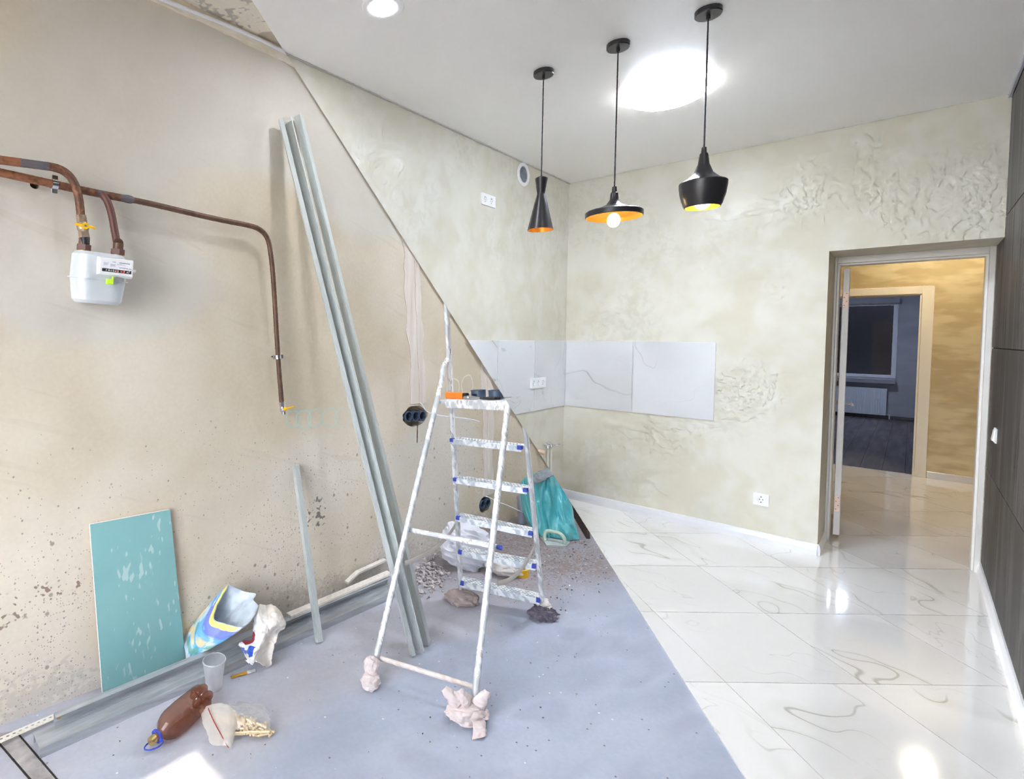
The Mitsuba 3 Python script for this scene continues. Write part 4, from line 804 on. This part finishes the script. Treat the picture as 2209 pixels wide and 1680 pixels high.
t_ = thing('plastic_bottle', 'empty brown plastic bottle lying on the floor, yellow cap towards the camera', 'bottle')
b0, b1 = A([0.398, -4.143, 0.036]), A([0.318, -3.895, 0.048]); ba = unit(b1 - b0); Lb = np.linalg.norm(b1 - b0)
pr = [(0.014, 0.018), (0.014, 0.034), (0.020, 0.044), (0.040, 0.062), (0.050, 0.082), (0.0535, 0.10), (0.0535, 0.118), (0.0505, 0.122), (0.0535, 0.126), (0.0545, 0.150), (0.0545, 0.160), (0.051, 0.164), (0.0545, 0.168), (0.0545, 0.205), (0.051, 0.209), (0.0540, 0.213), (0.0535, 0.238), (0.0500, 0.256)]
bm = lathe([(r * (1.0), z) for r, z in pr], b0, ba, 48)
v = np.array(bm.vertices); w_ = v - b0; tt = w_ @ ba; rad = w_ - np.outer(tt, ba)
v = b0 + np.outer(tt, ba) + rad * (1 + 0.10 * (meshkit.fbm(v * 22, 3, 3) - 0.5) * np.clip((tt - 0.05) / 0.1, 0, 1))[:, None]; v[:, 2] = np.maximum(v[:, 2], ZS + 0.001)
bm = trimesh.Trimesh(v, bm.faces, process=False); obj('body', bm, 'm_brown_pet', t_, smooth=35)
uB, vB, _ = frame(ba)
pet = []
for k in range(5):
    a = k * 2 * math.pi / 5 + 0.3; dcn = math.cos(a) * uB + math.sin(a) * vB
    s_ = trimesh.creation.icosphere(subdivisions=3); s_.apply_transform(mat4(ba * 0.030, dcn * 0.021, np.cross(ba, dcn) * 0.021, b0 + ba * 0.252 + dcn * 0.029)); pet.append(s_)
pt = cat(*pet); pv = np.array(pt.vertices); pv[:, 2] = np.maximum(pv[:, 2], ZS + 0.001); obj('base_petals', trimesh.Trimesh(pv, pt.faces, process=False), 'm_brown_pet', t_, smooth=True)
obj('cap', lathe([(0, 0), (0.0145, 0.0), (0.0155, 0.002), (0.0155, 0.020), (0, 0.020)], b0 - ba * 0.004, ba, 24), 'm_brass', t_, label='yellow cap')
obj('handle_ring', cat(lathe([(0.0165, 0), (0.025, 0.0), (0.025, 0.005), (0.0165, 0.005), (0.0165, 0)], b0 + ba * 0.024, ba, 30), tube([b0 + ba * 0.026 - uB * 0.024, b0 - ba * 0.012 - uB * 0.046 + A([0, 0, .004]), b0 - ba * 0.034 - uB * 0.020 + A([0, 0, .0]), b0 - ba * 0.018 + uB * 0.012 - vB * 0.012, b0 + ba * 0.026 + uB * 0.012 - vB * 0.020], 0.0026, 8, sub=40)), 'm_blue', t_, label='blue carrying ring')

t_ = thing('zip_bag', 'open translucent zip bag with wooden dowels, lying on the floor', 'bag')
zb = [[(0.345, -3.918, 0.022), (0.357, -3.898, 0.030), (0.420, -3.826, 0.040), (0.492, -3.749, 0.030), (0.520, -3.735, 0.012)],
      [(0.400, -3.918, 0.030), (0.420, -3.895, 0.050), (0.465, -3.835, 0.066), (0.520, -3.768, 0.058), (0.552, -3.740, 0.014)],
      [(0.455, -3.915, 0.030), (0.480, -3.890, 0.052), (0.520, -3.845, 0.066), (0.570, -3.785, 0.056), (0.600, -3.760, 0.014)],
      [(0.500, -3.905, 0.006), (0.535, -3.890, 0.020), (0.575, -3.855, 0.030), (0.620, -3.810, 0.026), (0.642, -3.785, 0.002)]]
m, uv = patch(zb, 50, 60, 0.006, 30, 11, 0.002)
obj('pouch', m, 'm_zip_clear', t_, smooth=True)
fl_ = [[(0.340, -3.925, 0.018), (0.385, -3.905, 0.050), (0.450, -3.870, 0.070), (0.513, -3.852, 0.055)], [(0.400, -3.945, 0.020), (0.430, -3.925, 0.052), (0.485, -3.885, 0.070), (0.540, -3.872, 0.040)], [(0.470, -3.960, 0.006), (0.500, -3.945, 0.030), (0.540, -3.915, 0.044), (0.570, -3.902, 0.020)], [(0.512, -3.966, ZS + .002), (0.545, -3.960, 0.006), (0.575, -3.940, 0.012), (0.590, -3.924, ZS + .003)]]
m, uv = patch(fl_, 40, 50, 0.004, 30, 12, 0.001); obj('flap', m, 'm_zip', t_, smooth=True, label='milky folded flap')
zs_ = [tuple(A(fl_[k][0]) * (1 - s) + A(fl_[k][3]) * s + A([0, 0, 0.008])) for k, s in ((1, 0.55), (2, 0.45), (3, 0.5))]
pw = [(0.415, -3.925, 0.062), (0.47, -3.935, 0.052), (0.535, -3.938, 0.030), (0.583, -3.935, 0.006)]
obj('zip', tube(pw, 0.0018, 6, sub=20), 'm_red', t_, smooth=True)
dw = []
for k in range(110):
    a, b = RNG.random(), RNG.random(); r_ = (A(zb[1][1]) * (1 - a) + A(zb[3][3]) * a + (A(zb[1][3]) - A(zb[1][1])) * (b - 0.35) * 0.6); r_[2] = 0.004 + RNG.random() * 0.030 * (1 - abs(a - .45))
    th = RNG.random() * 3.1; dv = A([math.cos(th), math.sin(th), 0.2 * (RNG.random() - .5)]) * (0.010 + 0.012 * RNG.random()); dw.append(tube([r_ - dv, r_ + dv], 0.0035 + 0.001 * RNG.random(), 7))
for k in range(7): p_ = A([0.540 + 0.012 * k, -3.893 + 0.012 * k, 0.010 + 0.002 * k]); dw.append(tube([p_ - A([.03, .03, 0]), p_ + A([.025, .03, 0])], 0.0042, 7))
k = obj('wooden_dowels', cat(*dw), 'm_dowel', smooth=True); tag(k, 'heap of small pale wooden dowels inside the zip bag', 'dowels', kind='stuff')

t_ = thing('sachet', 'small torn orange and white sachet lying on the floor beside the cup', 'wrapper')
s0, s1 = A([0.219, -3.708, ZS + 0.002]), A([0.255, -3.604, ZS + 0.003]); sd = unit(s1 - s0); sp_ = np.cross([0, 0, 1.0], sd) * 0.010
obj('orange_end', sheet_solid(patch([[s0 - sp_, s0 + sp_], [s0 * .7 + s1 * .3 - sp_ + A([0, 0, .004]), s0 * .7 + s1 * .3 + sp_ + A([0, 0, .003])], [s0 * .35 + s1 * .65 - sp_ + A([0, 0, .003]), s0 * .35 + s1 * .65 + sp_ + A([0, 0, .004])]], 16, 8, 0.001, 60, 2)[0], 0.0015), 'm_gold', t_, smooth=True)
obj('white_end', sheet_solid(patch([[s0 * .34 + s1 * .66 - sp_ + A([0, 0, .003]), s0 * .34 + s1 * .66 + sp_ + A([0, 0, .004])], [s1 - sp_ + A([0, 0, .004]), s1 + sp_ + A([0, 0, .002])]], 12, 8, 0.001, 60, 2)[0], 0.0015), 'm_white', t_, smooth=True)

# ---------------------------------------------------------------- step ladder
t_ = thing('step_ladder', 'paint-spattered aluminium step ladder with wrapped feet, standing on the bare floor', 'ladder')
LA, LB, LC, LD = A([0.673, -3.286, 0.01]), A([1.096, -3.136, 0.01]), A([0.502, -2.364, 0.01]), A([0.901, -2.161, 0.01])
HL, HR = A([0.541, -2.575, 1.436]), A([1.010, -2.706, 1.534])
wd = unit((LB - LA) + (LD - LC))
def rail(P0, P1, w, t, mat='m_ladder', name='rail', cut=False, u=None):
    m = prism(rrect(w, t, min(w, t) * 0.38, 3), P0, P1, wd if u is None else u)
    if cut: m = keep_raw(m)
    return obj(name, m, mat, t_, smooth=50)
TL, TR = A([0.547, -2.606, 1.95]), A([1.03, -2.88, 1.90])
SLd, SRd = unit(HL - LC), unit(A([0.978, -2.546, 1.081]) - LD)
rail(LC, LC + SLd * 1.95, 0.022, 0.052, name='step_rail', cut=True)
rail(LD, LD + SRd * 1.95, 0.022, 0.052, name='step_rail', cut=True)
ML, MR = LA + (HL - LA) * 0.90, LB + (HR - LB) * 0.97
m = prism(rrect(0.026, 0.030, 0.011, 4), LA, ML, wd); obj('support_rail', cat(m, tube([ML - (HL - LA) * 0.004, ML + A([0, 0, 0.045]) + unit(HL - ML) * 0.02, HL + A([0, 0, -0.035]), HL], [0.0145, 0.0135, 0.012, 0.010], 14)), 'm_ladder', t_, smooth=50)
obj('support_rail', keep_raw(prism(rrect(0.026, 0.030, 0.011, 4), LB, MR, wd)), 'm_ladder', t_, smooth=50)
obj('hinge_gap', box(HL + A([-0.004, -0.012, -0.03]), HL + A([0.016, -0.004, 0.012]), .002), 'm_black_hole', t_, smooth=False)
def step(L, R, depth=0.085, th=0.026):
    L, R = A(L, float), A(R, float); d = unit(R - L); f = unit(np.cross(d, [0, 0, 1.0]));  up = np.cross(f, d); up = up if up[2] > 0 else -up
    if np.dot(f, CAM - L) < 0: f = -f
    a, b = L + d * 0.014, R - d * 0.014; n_ = np.linalg.norm(b - a)
    tread = Polygon([(-depth / 2, 0), (depth / 2, 0), (depth / 2, -th), (depth / 2 - 0.003, -th), (depth / 2 - 0.003, -0.003), (-depth / 2 + 0.003, -0.003), (-depth / 2 + 0.003, -th), (-depth / 2, -th)])
    M = mat4(-f, up, np.cross(-f, up), a if np.dot(np.cross(-f, up), d) > 0 else b)
    m = trimesh.creation.extrude_polygon(tread, n_, engine='earcut')
    # anti-slip slots: two rows of raised bars with dark slits between
    m.apply_transform(M); s = obj('step', m, 'm_tread', t_, smooth=False)
    slots, bars = [], []
    for r_ in range(4):
        for k in range(20):
            x = 0.02 + (k + 0.5 * (r_ % 2)) * (n_ - 0.04) / 20
            c = a + d * x + f * (-0.028 + r_ * 0.0165) + up * 0.0008
            slots.append(hull([c + d * i * 0.0055 + f * j * 0.003 + up * q for i, j in ((1, 0), (-1, 0), (0, 1), (0, -1)) for q in (-0.0004, 0.0004)]))
    obj('slots', cat(*slots), 'm_grey_hole', s, smooth=False)
    for e, sg in ((a, 1), (b, -1)):
        c = e + d * sg * 0.009
        obj('end_cap', hull([c + d * i * 0.010 + f * j + up * q for i in (-1, 1) for j in (depth / 2 - 0.02, depth / 2 + 0.003) for q in (-0.015, 0.003)]), 'm_blue', s, smooth=False)
SL = [(0.508, -2.399, 0.128), (0.513, -2.424, 0.314), (0.518, -2.450, 0.516), (0.523, -2.481, 0.736), (0.529, -2.513, 0.958)]
SR_ = [(0.906, -2.185, 0.094), (0.921, -2.261, 0.308), (0.934, -2.324, 0.502), (0.952, -2.412, 0.750), (0.970, -2.503, 0.980)]
for a, b in zip(SL, SR_): step(a, b)
# platform, cross bars, straps
pl_, pr_ = A([0.562, -2.690, 1.172]), A([1.027, -2.790, 1.214]); pd = unit(pr_ - pl_); pf = unit(A([-0.02, 1, 0.0]) - pd * np.dot([-0.02, 1, 0], pd)); pu = np.cross(pd, pf)
a_, b_ = pl_ + pd * 0.055, pr_ - pd * 0.028
pm_ = hull([e + pf * j + pu * q for e in (a_, b_) for j in (0.0, 0.15) for q in (-0.030 + 0.004, 0.014 - .004)] + [e + sgn * pd * 0.003 + pf * j + pu * q for e, sgn in ((a_, 1), (b_, -1)) for j in (0.003, 0.147) for q in (-0.030, 0.014)])
obj('platform', keep_raw(pm_), 'm_ladder', t_, smooth=False)
obj('cross_bar', keep_raw(tube([pl_ - pd * 0.022 + pf * .012, pr_ + pd * 0.02 + pf * .012], 0.0115, 14)), 'm_ladder', t_)
obj('cross_bar', tube([(0.613, -2.961, 0.578), (1.049, -2.901, 0.607)], 0.0115, 14), 'm_ladder', t_)
obj('cross_bar', tube([(0.663, -3.232, 0.085), (1.086, -3.083, 0.085)], 0.0105, 14), 'm_ladder_rusty', t_, label='rusty lowest cross bar')
obj('knob', tube([A([1.049, -2.901, 0.607]), A([1.049, -2.901, 0.607]) + wd * 0.022], [0.009, 0.011], 14), 'm_blue', t_, label='blue end plug')
def strap(P):
    P = A(P); s = np.r_[0, np.cumsum(np.linalg.norm(np.diff(P, axis=0), axis=1))]; q = CubicSpline(s, P)(np.linspace(0, s[-1], 40)); tg = unit(q[-1] - q[0]); nrm = np.cross(tg, wd); nrm /= np.linalg.norm(nrm)
    rows = [[p - nrm * 0.012, p + nrm * 0.012] for p in q]; m, _ = patch(rows, 40, 3, 0, 1); return sheet_solid(m, 0.003)
obj('strap', strap([(0.632, -3.02, 0.438), (0.606, -2.90, 0.420), (0.572, -2.74, 0.405), (0.545, -2.60, 0.412), (0.520, -2.462, 0.455)]), 'm_strap', t_, smooth=True)
obj('strap', strap([(1.050, -2.890, 0.445), (1.030, -2.76, 0.412), (1.000, -2.62, 0.395), (0.965, -2.46, 0.405), (0.930, -2.300, 0.455)]), 'm_strap', t_, smooth=True)

# things on the platform
TO = pl_ + pu * 0.014
t2 = thing('pocket_trowel', 'orange-handled tool lying on the ladder platform', 'tool')
h0, h1 = pl_ + pu * 0.032 + pd * 0.016 + pf * 0.052, pl_ + pu * 0.030 + pd * 0.150 + pf * 0.045
obj('handle', prism(rrect(0.026, 0.034, 0.008, 4), h0, h1, pf), 'm_orange', t2, smooth=40, label='orange handle')
obj('ferrule', prism(rrect(0.024, 0.030, 0.008, 4), h1, h1 + pd * 0.022, pf), 'm_black_plastic', t2, smooth=40)
obj('blade', cat(tube([h1 + pd * 0.02, h1 + pd * 0.055 - pu * 0.009], 0.005, 10), hull([h1 + pd * x + pf * y + pu * z for x, y in ((0.05, 0.008), (0.05, -0.010), (0.10, 0.004), (0.10, -0.014)) for z in (-0.012, -0.009)])), 'm_chrome', t2, smooth=False)
t2 = thing('pliers', 'metal pliers lying on the ladder platform next to the orange handle', 'tool')
c_ = TO + pd * 0.185 + pf * 0.012 + pu * 0.009
obj('jaw', cat(tube([c_, c_ + pd * 0.05 + pu * 0.006, c_ + pd * 0.11], [0.008, 0.006, 0.005], 10), tube([c_ + pf * 0.014, c_ + pf * .012 + pd * 0.06 - pu * 0.003, c_ + pd * 0.12 + pf * 0.01], [0.007, 0.006, 0.004], 10), lathe([(0, 0), (0.012, 0), (0.012, 0.008), (0, 0.008)], c_ + pd * 0.03, pu, 18)), 'm_chrome', t2)
obj('grip', cat(tube([c_ + pd * 0.115, c_ + pd * 0.16 + pf * 0.02, c_ + pd * 0.21 + pf * 0.022], [0.006, 0.007, 0.007], 10), tube([c_ + pd * 0.115 + pf * .01, c_ + pd * 0.16 - pf * 0.004, c_ + pd * 0.21 - pf * 0.006], [0.006, 0.0065, 0.006], 10)), 'm_black_plastic', t2)
t2 = thing('putty_knife', 'curved steel blade lying at the front of the ladder platform', 'tool')
c_ = TO + pd * 0.325 + pf * 0.052 + pu * 0.004
obj('blade', sheet_solid(patch([[c_ + pd * s + pf * j + pu * (0.010 * (s / 0.11) ** 2 * 1.0) for j in (-0.002, 0.03)] for s in (-0.05, 0.0, 0.05, 0.1)], 16, 4, 0, 1)[0], 0.003), 'm_chrome', t2, smooth=True)
for n, x in enumerate((0.200, 0.318)):
    t2 = thing('junction_box', ('dark blue round junction box with a cut-out, left on the ladder platform', 'dark blue round junction box at the cut end of the ladder platform')[n], 'junction box')
    c_ = TO + pd * x + pf * 0.095 + pu * 0.001; r_ = 0.036
    bx = man(lathe([(r_ - 0.0025, 0.0), (r_, 0.0), (r_, 0.038), (r_ + 0.0025, 0.039), (r_ + 0.0025, 0.042), (r_ - 0.0025, 0.042), (r_ - 0.0025, 0.0)], c_, pu, 40))
    if n == 0: bx = bx - man(hull([c_ - pf * j + pd * i + pu * q for i in (-0.020, 0.020) for j in (0.01, 0.06) for q in (0.008, 0.026)]))
    obj('shell', keep_raw(tri(bx)), 'm_box_blue', t2, smooth=30)
    obj('bottom', keep_raw(lathe([(0, 0), (r_ - 0.001, 0), (r_ - 0.001, 0.003), (0, 0.003)], c_, pu, 40)), 'm_black_plastic', t2)

# rags around the four feet
def rag(label, parts, mat):
    t2 = thing('foot_rag', label, 'rag', None); return t2
t2 = thing('foot_rag', 'knotted pinkish rag around the left front foot of the ladder', 'rag')
obj('bundle', crumple((0.690, -3.305, 0.024), (0.042, 0.038, 0.036), 3, 0.17, 1.4, ZS, 0, 5, 0.02), 'm_rag_pink', t2, smooth=True)
obj('knot', crumple((0.672, -3.283, 0.072), (0.037, 0.033, 0.038), 9, 0.18, 1.4, None, 0, 5, 0.02), 'm_rag_pink', t2, smooth=True)
t2 = thing('foot_rag', 'large pale pink rag tied around the right front foot of the ladder', 'rag')
obj('bundle', crumple((1.088, -3.168, 0.026), (0.080, 0.052, 0.040), 6, 0.20, 1.5, ZS, 0.75), 'm_rag_pink', t2, smooth=True)
for k, (c, h, s) in enumerate((((1.060, -3.190, 0.06), (-0.045, -0.03, 0.055), 2), ((1.118, -3.135, 0.06), (0.030, 0.02, 0.06), 7), ((1.085, -3.160, 0.06), (-0.02, -0.03, 0.06), 12))):
    c, h = A(c), A(h); w2 = unit(np.cross(h, view)) * 0.022
    m, _ = patch([[c - w2 * 1.4, c + view * 0.016, c + w2 * 1.4], [c + h * .5 - w2, c + h * .5 + view * 0.022, c + h * .5 + w2], [c + h - w2 * .6, c + h + view * 0.006, c + h + w2 * .5]], 26, 26, 0.006, 40, s, 0.002)
    obj('loose_end', sheet_solid(m, 0.003), 'm_rag_pink', t2, smooth=True)
tl = [[(1.125, -3.190, 0.034), (1.150, -3.160, 0.030), (1.150, -3.125, 0.026)], [(1.150, -3.215, 0.020), (1.172, -3.180, 0.024), (1.165, -3.150, 0.010)], [(1.160, -3.240, ZS + .003), (1.190, -3.205, 0.004), (1.185, -3.180, ZS + .003)]]
m, _ = patch(tl, 26, 26, 0.006, 40, 4, 0.002); obj('loose_end', sheet_solid(m, 0.003), 'm_rag_pink', t2, smooth=True)
t2 = thing('foot_rag', 'brown felt rag under the left rear foot of the ladder', 'rag')
obj('bundle', crumple((0.530, -2.395, 0.020), (0.092, 0.062, 0.046), 5, 0.22, 1.3, ZS, 0.6), 'm_rag_brown', t2, smooth=True)
t2 = thing('foot_rag', 'dark purple-grey rag under the right rear foot of the ladder', 'rag')
obj('bundle', crumple((0.922, -2.205, 0.016), (0.072, 0.052, 0.038), 8, 0.34, 1.9, ZS, 0.8), 'm_rag_dark', t2, smooth=True)
obj('white_layer', crumple((0.912, -2.185, 0.052), (0.038, 0.034, 0.030), 14, 0.34, 1.8), 'm_rag_white', t2, smooth=True, label='white cloth inside')

# sacks, tape, float, teal sheet behind the ladder
def pillow(c, rad, seed, rot, tilt=0.0, amp=0.05):
    m = trimesh.creation.icosphere(subdivisions=5); v = np.array(m.vertices); e = 0.62
    v = np.sign(v) * np.abs(v) ** e; v /= 1.0
    pinch = 1 - 0.30 * np.abs(v[:, 0]) ** 3; v[:, 2] *= pinch
    fold = np.abs(meshkit.fbm(v * A([1.4, 1.4, 7.0]) + seed, 3, seed) - 0.5) * 2
    v = v * (1 + amp * (fold - 0.4) * 2)[:, None] * A(rad)
    R_ = trimesh.transformations.rotation_matrix(rot, [0, 0, 1])[:3, :3] @ trimesh.transformations.rotation_matrix(tilt, [0, 1, 0])[:3, :3]
    v = v @ R_.T + A(c); v[:, 2] = np.where(v[:, 2] < ZS, ZS + 0.01 * (v[:, 2] - ZS), v[:, 2]); return trimesh.Trimesh(v, m.faces, process=False)
t2 = thing('white_sack', 'full white woven sack slumped against the raw wall behind the ladder', 'sack')
obj('body', pillow((0.255, -1.975, 0.135), (0.165, 0.115, 0.150), 4, 0.80, 0.35, 0.10), 'm_sack_white', t2, smooth=True)
t2 = thing('white_sack', 'small crumpled white cloth sack on the floor behind the ladder steps', 'sack')
obj('body', crumple((0.500, -1.885, 0.045), (0.115, 0.070, 0.058), 11, 0.22, 1.4, ZS, 0.75), 'm_rag_white', t2, smooth=True)
t2 = thing('tape_roll', 'roll of yellow tape lying on the floor behind the ladder', 'tape roll')
obj('tape', lathe([(0.029, 0), (0.041, 0), (0.041, 0.048), (0.029, 0.048), (0.029, 0)], (0.585, -1.815, ZS), n=36), 'm_yellow', t2, smooth=30)
obj('core', lathe([(0.0275, 0), (0.029, 0), (0.029, 0.048), (0.0275, 0.048), (0.0275, 0)], (0.585, -1.815, ZS), n=36), 'm_gypsum_core', t2, smooth=30)
t2 = thing('plastering_float', 'grey plastering float with pale green handle in front of the teal sheet', 'float')
fq = [A(p) for p in ((0.355, -1.130, ZS), (0.470, -1.255, ZS), (0.575, -1.165, ZS), (0.560, -1.060, ZS))]
obj('plate', hull([p + A([0, 0, q]) for p in fq for q in (0.0, 0.014)]), 'm_float', t2, smooth=False)
obj('handle', tube([(0.425, -1.180, 0.004), (0.412, -1.172, 0.045), (0.424, -1.165, 0.072), (0.47, -1.155, 0.078), (0.520, -1.145, 0.072), (0.545, -1.142, 0.05), (0.548, -1.142, 0.004)], 0.014, 14, sub=40), 'm_float_handle', t2, label='pale green handle')
TB = [[(0.124, -0.965, 0.357), (0.186, -0.956, 0.413), (0.241, -0.926, 0.441), (0.288, -0.889, 0.466), (0.318, -0.83, 0.447), (0.345, -0.763, 0.365)], [(0.154, -1.05, 0.334), (0.241, -1.073, 0.368), (0.31, -1.059, 0.39), (0.359, -1.007, 0.391), (0.396, -0.912, 0.366), (0.411, -0.785, 0.271)], [(0.168, -1.07, 0.241), (0.26, -1.103, 0.251), (0.328, -1.089, 0.264), (0.394, -1.049, 0.27), (0.439, -0.974, 0.247), (0.447, -0.81, 0.189)], [(0.191, -1.08, 0.138), (0.283, -1.128, 0.153), (0.349, -1.102, 0.157), (0.421, -1.07, 0.157), (0.473, -1.002, 0.144), (0.487, -0.846, 0.097)], [(0.233, -1.097, 0.09), (0.312, -1.159, 0.079), (0.375, -1.136, 0.079), (0.45, -1.102, 0.077), (0.505, -1.044, 0.085), (0.551, -0.925, 0.061)], [(0.266, -1.107, 0.03), (0.338, -1.149, 0.012), (0.403, -1.153, 0.012), (0.468, -1.115, 0.010), (0.525, -1.055, 0.006), (0.611, -0.98, 0.000)]]
t2 = thing('teal_sheet', 'teal plastic sheet draped in folds over a heap in the corner', 'plastic sheet')
tb = A(TB); m, uv = patch(tb, 80, 110, 0.0, 1)
v = np.array(m.vertices); u_, v_ = uv[:, 0], uv[:, 1]
fz = meshkit.fbm(np.c_[v_ * 6 + u_ * 1.2, u_ * 1.0, u_ * 0], 2, 4); fz2 = np.abs(meshkit.fbm(np.c_[v_ * 7 - u_ * 1.5, u_ * 1.6, u_ * 0 + 3], 2, 7) - .5) * 2
out_ = unit(A([0.6, -0.75, 0.1])); v = v + out_ * (0.15 * (fz - 0.5) + 0.07 * (fz2 - 0.4))[:, None]; v[:, 2] = np.maximum(v[:, 2], ZS + 0.002)
obj('film', cut_sheet(trimesh.Trimesh(v, m.faces, process=False)), 'm_teal', t2, smooth=True)
GC = [[(0.227, -1.027, 0.426), (0.269, -0.982, 0.471), (0.319, -0.929, 0.489), (0.348, -0.87, 0.467)], [(0.281, -1.115, 0.431), (0.327, -1.095, 0.458), (0.368, -1.051, 0.48), (0.408, -0.981, 0.475)], [(0.293, -1.12, 0.384), (0.333, -1.12, 0.407), (0.369, -1.096, 0.431), (0.403, -1.016, 0.452)]]
t2 = thing('grey_cloth', 'dusty grey cloth lying on top of the teal sheet', 'cloth')
m, _ = patch(GC, 40, 50, 0.012, 22, 6, 0.006); obj('fabric', cut_sheet(m), 'm_grey_cloth', t2, smooth=True)
t2 = thing('unlit_wall_board', 'made-up dark board standing for the unlit wall foot behind the teal sheet', 'board')  # made-up board in place of the dark, unlit foot of the wall
obj('board', keep_raw(hull([(0.07, -0.05, ZS), (0.62, -0.86, ZS), (0.60, -0.88, ZS), (0.05, -0.07, ZS), (0.06, -0.04, 0.17), (0.61, -0.85, 0.10), (0.60, -0.865, 0.10), (0.05, -0.055, 0.17)])), 'm_unlit_wall', t2, smooth=False)
t2 = thing('wood_peg', 'small orange wooden end sticking out by the supply pipes', 'wood')
obj('end', keep_new(tube([(0.0, -0.49, 0.505), (0.06, -0.485, 0.50)], 0.020, 14)), 'm_copper', t2)

# ---------------------------------------------------------------- rubble and crumbs
def chunk(c, s, rng):
    P = rng.normal(size=(9, 3)); P /= np.linalg.norm(P, axis=1, keepdims=True); P *= (0.6 + 0.6 * rng.random((9, 1))) * A([1, 0.85, 0.6]) * s
    m = hull(P); m.apply_transform(trimesh.transformations.rotation_matrix(rng.random() * 6.28, [0, 0, 1])); m.apply_translation(A(c) + A([0, 0, -m.vertices[:, 2].min()])); return m
big = [((0.292, -2.475, ZS), .024, 'largest pale grey stone in front of the rubble heap'), ((0.262, -2.400, ZS), .018, 'second grey stone beside the largest stone of the rubble heap'), ((0.330, -2.420, ZS), .015, 'small stone of the rubble heap nearest the ladder foot'),
       ((0.205, -2.30, ZS), .017, 'grey stone in the middle of the rubble heap'), ((0.240, -2.18, ZS), .016, 'grey stone at the back of the rubble heap near the white sack'), ((0.318, -2.50, ZS), .012, 'smallest stone, in front of the largest one of the rubble heap')]
for c, s, lab in big:
    t2 = thing('rubble_stone', lab, 'stone', 'rubble stones behind the leaning profiles')
    obj('stone', chunk(c, s, RNG), 'm_rubble', t2, smooth=False)
rb = []
while len(rb) < 520:
    a, b = RNG.normal() * 0.5, RNG.normal() * 0.4; c = A([0.17, -2.22, ZS]) + a * A([0.16, -0.42, 0]) * .6 + b * A([0.15, 0.02, 0])
    if c[0] < 0.01 or c[1] < -2.62 or (c[1] > -2.12 and c[0] > 0.06): continue
    hgt = 0.035 * math.exp(-((c[0] - 0.09) / 0.1) ** 2 - ((c[1] + 2.18) / 0.22) ** 2)
    rb.append(chunk(c + A([0, 0, hgt * RNG.random()]), 0.004 + 0.017 * RNG.random() ** 2, RNG))
tag(obj('rubble', cat(*rb), 'm_rubble', smooth=False), 'heap of small grey rubble along the raw wall behind the profiles', 'rubble', kind='stuff')
cr, cw = [], []
def on_raw(c): return np.dot(SN, A([c[0], c[1], 0.0])) > SD + 0.012
for k in range(620):
    a = RNG.random() ** 1.5; c = A([0.45 + 0.55 * RNG.random() - 0.1 * a, -0.95 - 1.25 * a, ZS]) + A([0.1, 0, 0]) * RNG.normal()
    if min(np.hypot(c[0] - 0.255, c[1] + 1.975) - 0.2, np.hypot(c[0] - 0.5, c[1] + 1.885) - 0.14, np.hypot(c[0] - 0.47, c[1] + 1.15) - 0.15) < 0: continue
    if on_raw(c): (cr if RNG.random() < 0.86 else cw).append(chunk(c, 0.0022 + 0.006 * RNG.random() ** 3, RNG))
for k in range(260):
    c = A([0.15 + 1.2 * RNG.random(), -4.45 + 2.6 * RNG.random(), ZS])
    if on_raw(c): (cr if RNG.random() < 0.6 else cw).append(chunk(c, 0.0016 + 0.0035 * RNG.random() ** 3, RNG))
cm = cat(*cr, *cw); nc_ = sum(len(m.vertices) for m in cr); sh_ = 0.75 + 0.5 * meshkit.noise(np.array(cm.vertices) * 90)
cc_ = np.where((np.arange(len(cm.vertices)) < nc_)[:, None], A(col(98, 88, 86))[None] * sh_[:, None], A(col(226, 224, 224))[None])
tag(obj('crumbs', cm, 'm_crumb', smooth=False, color=cc_), 'dark and white crumbs scattered over the bare floor', 'crumbs', kind='stuff')
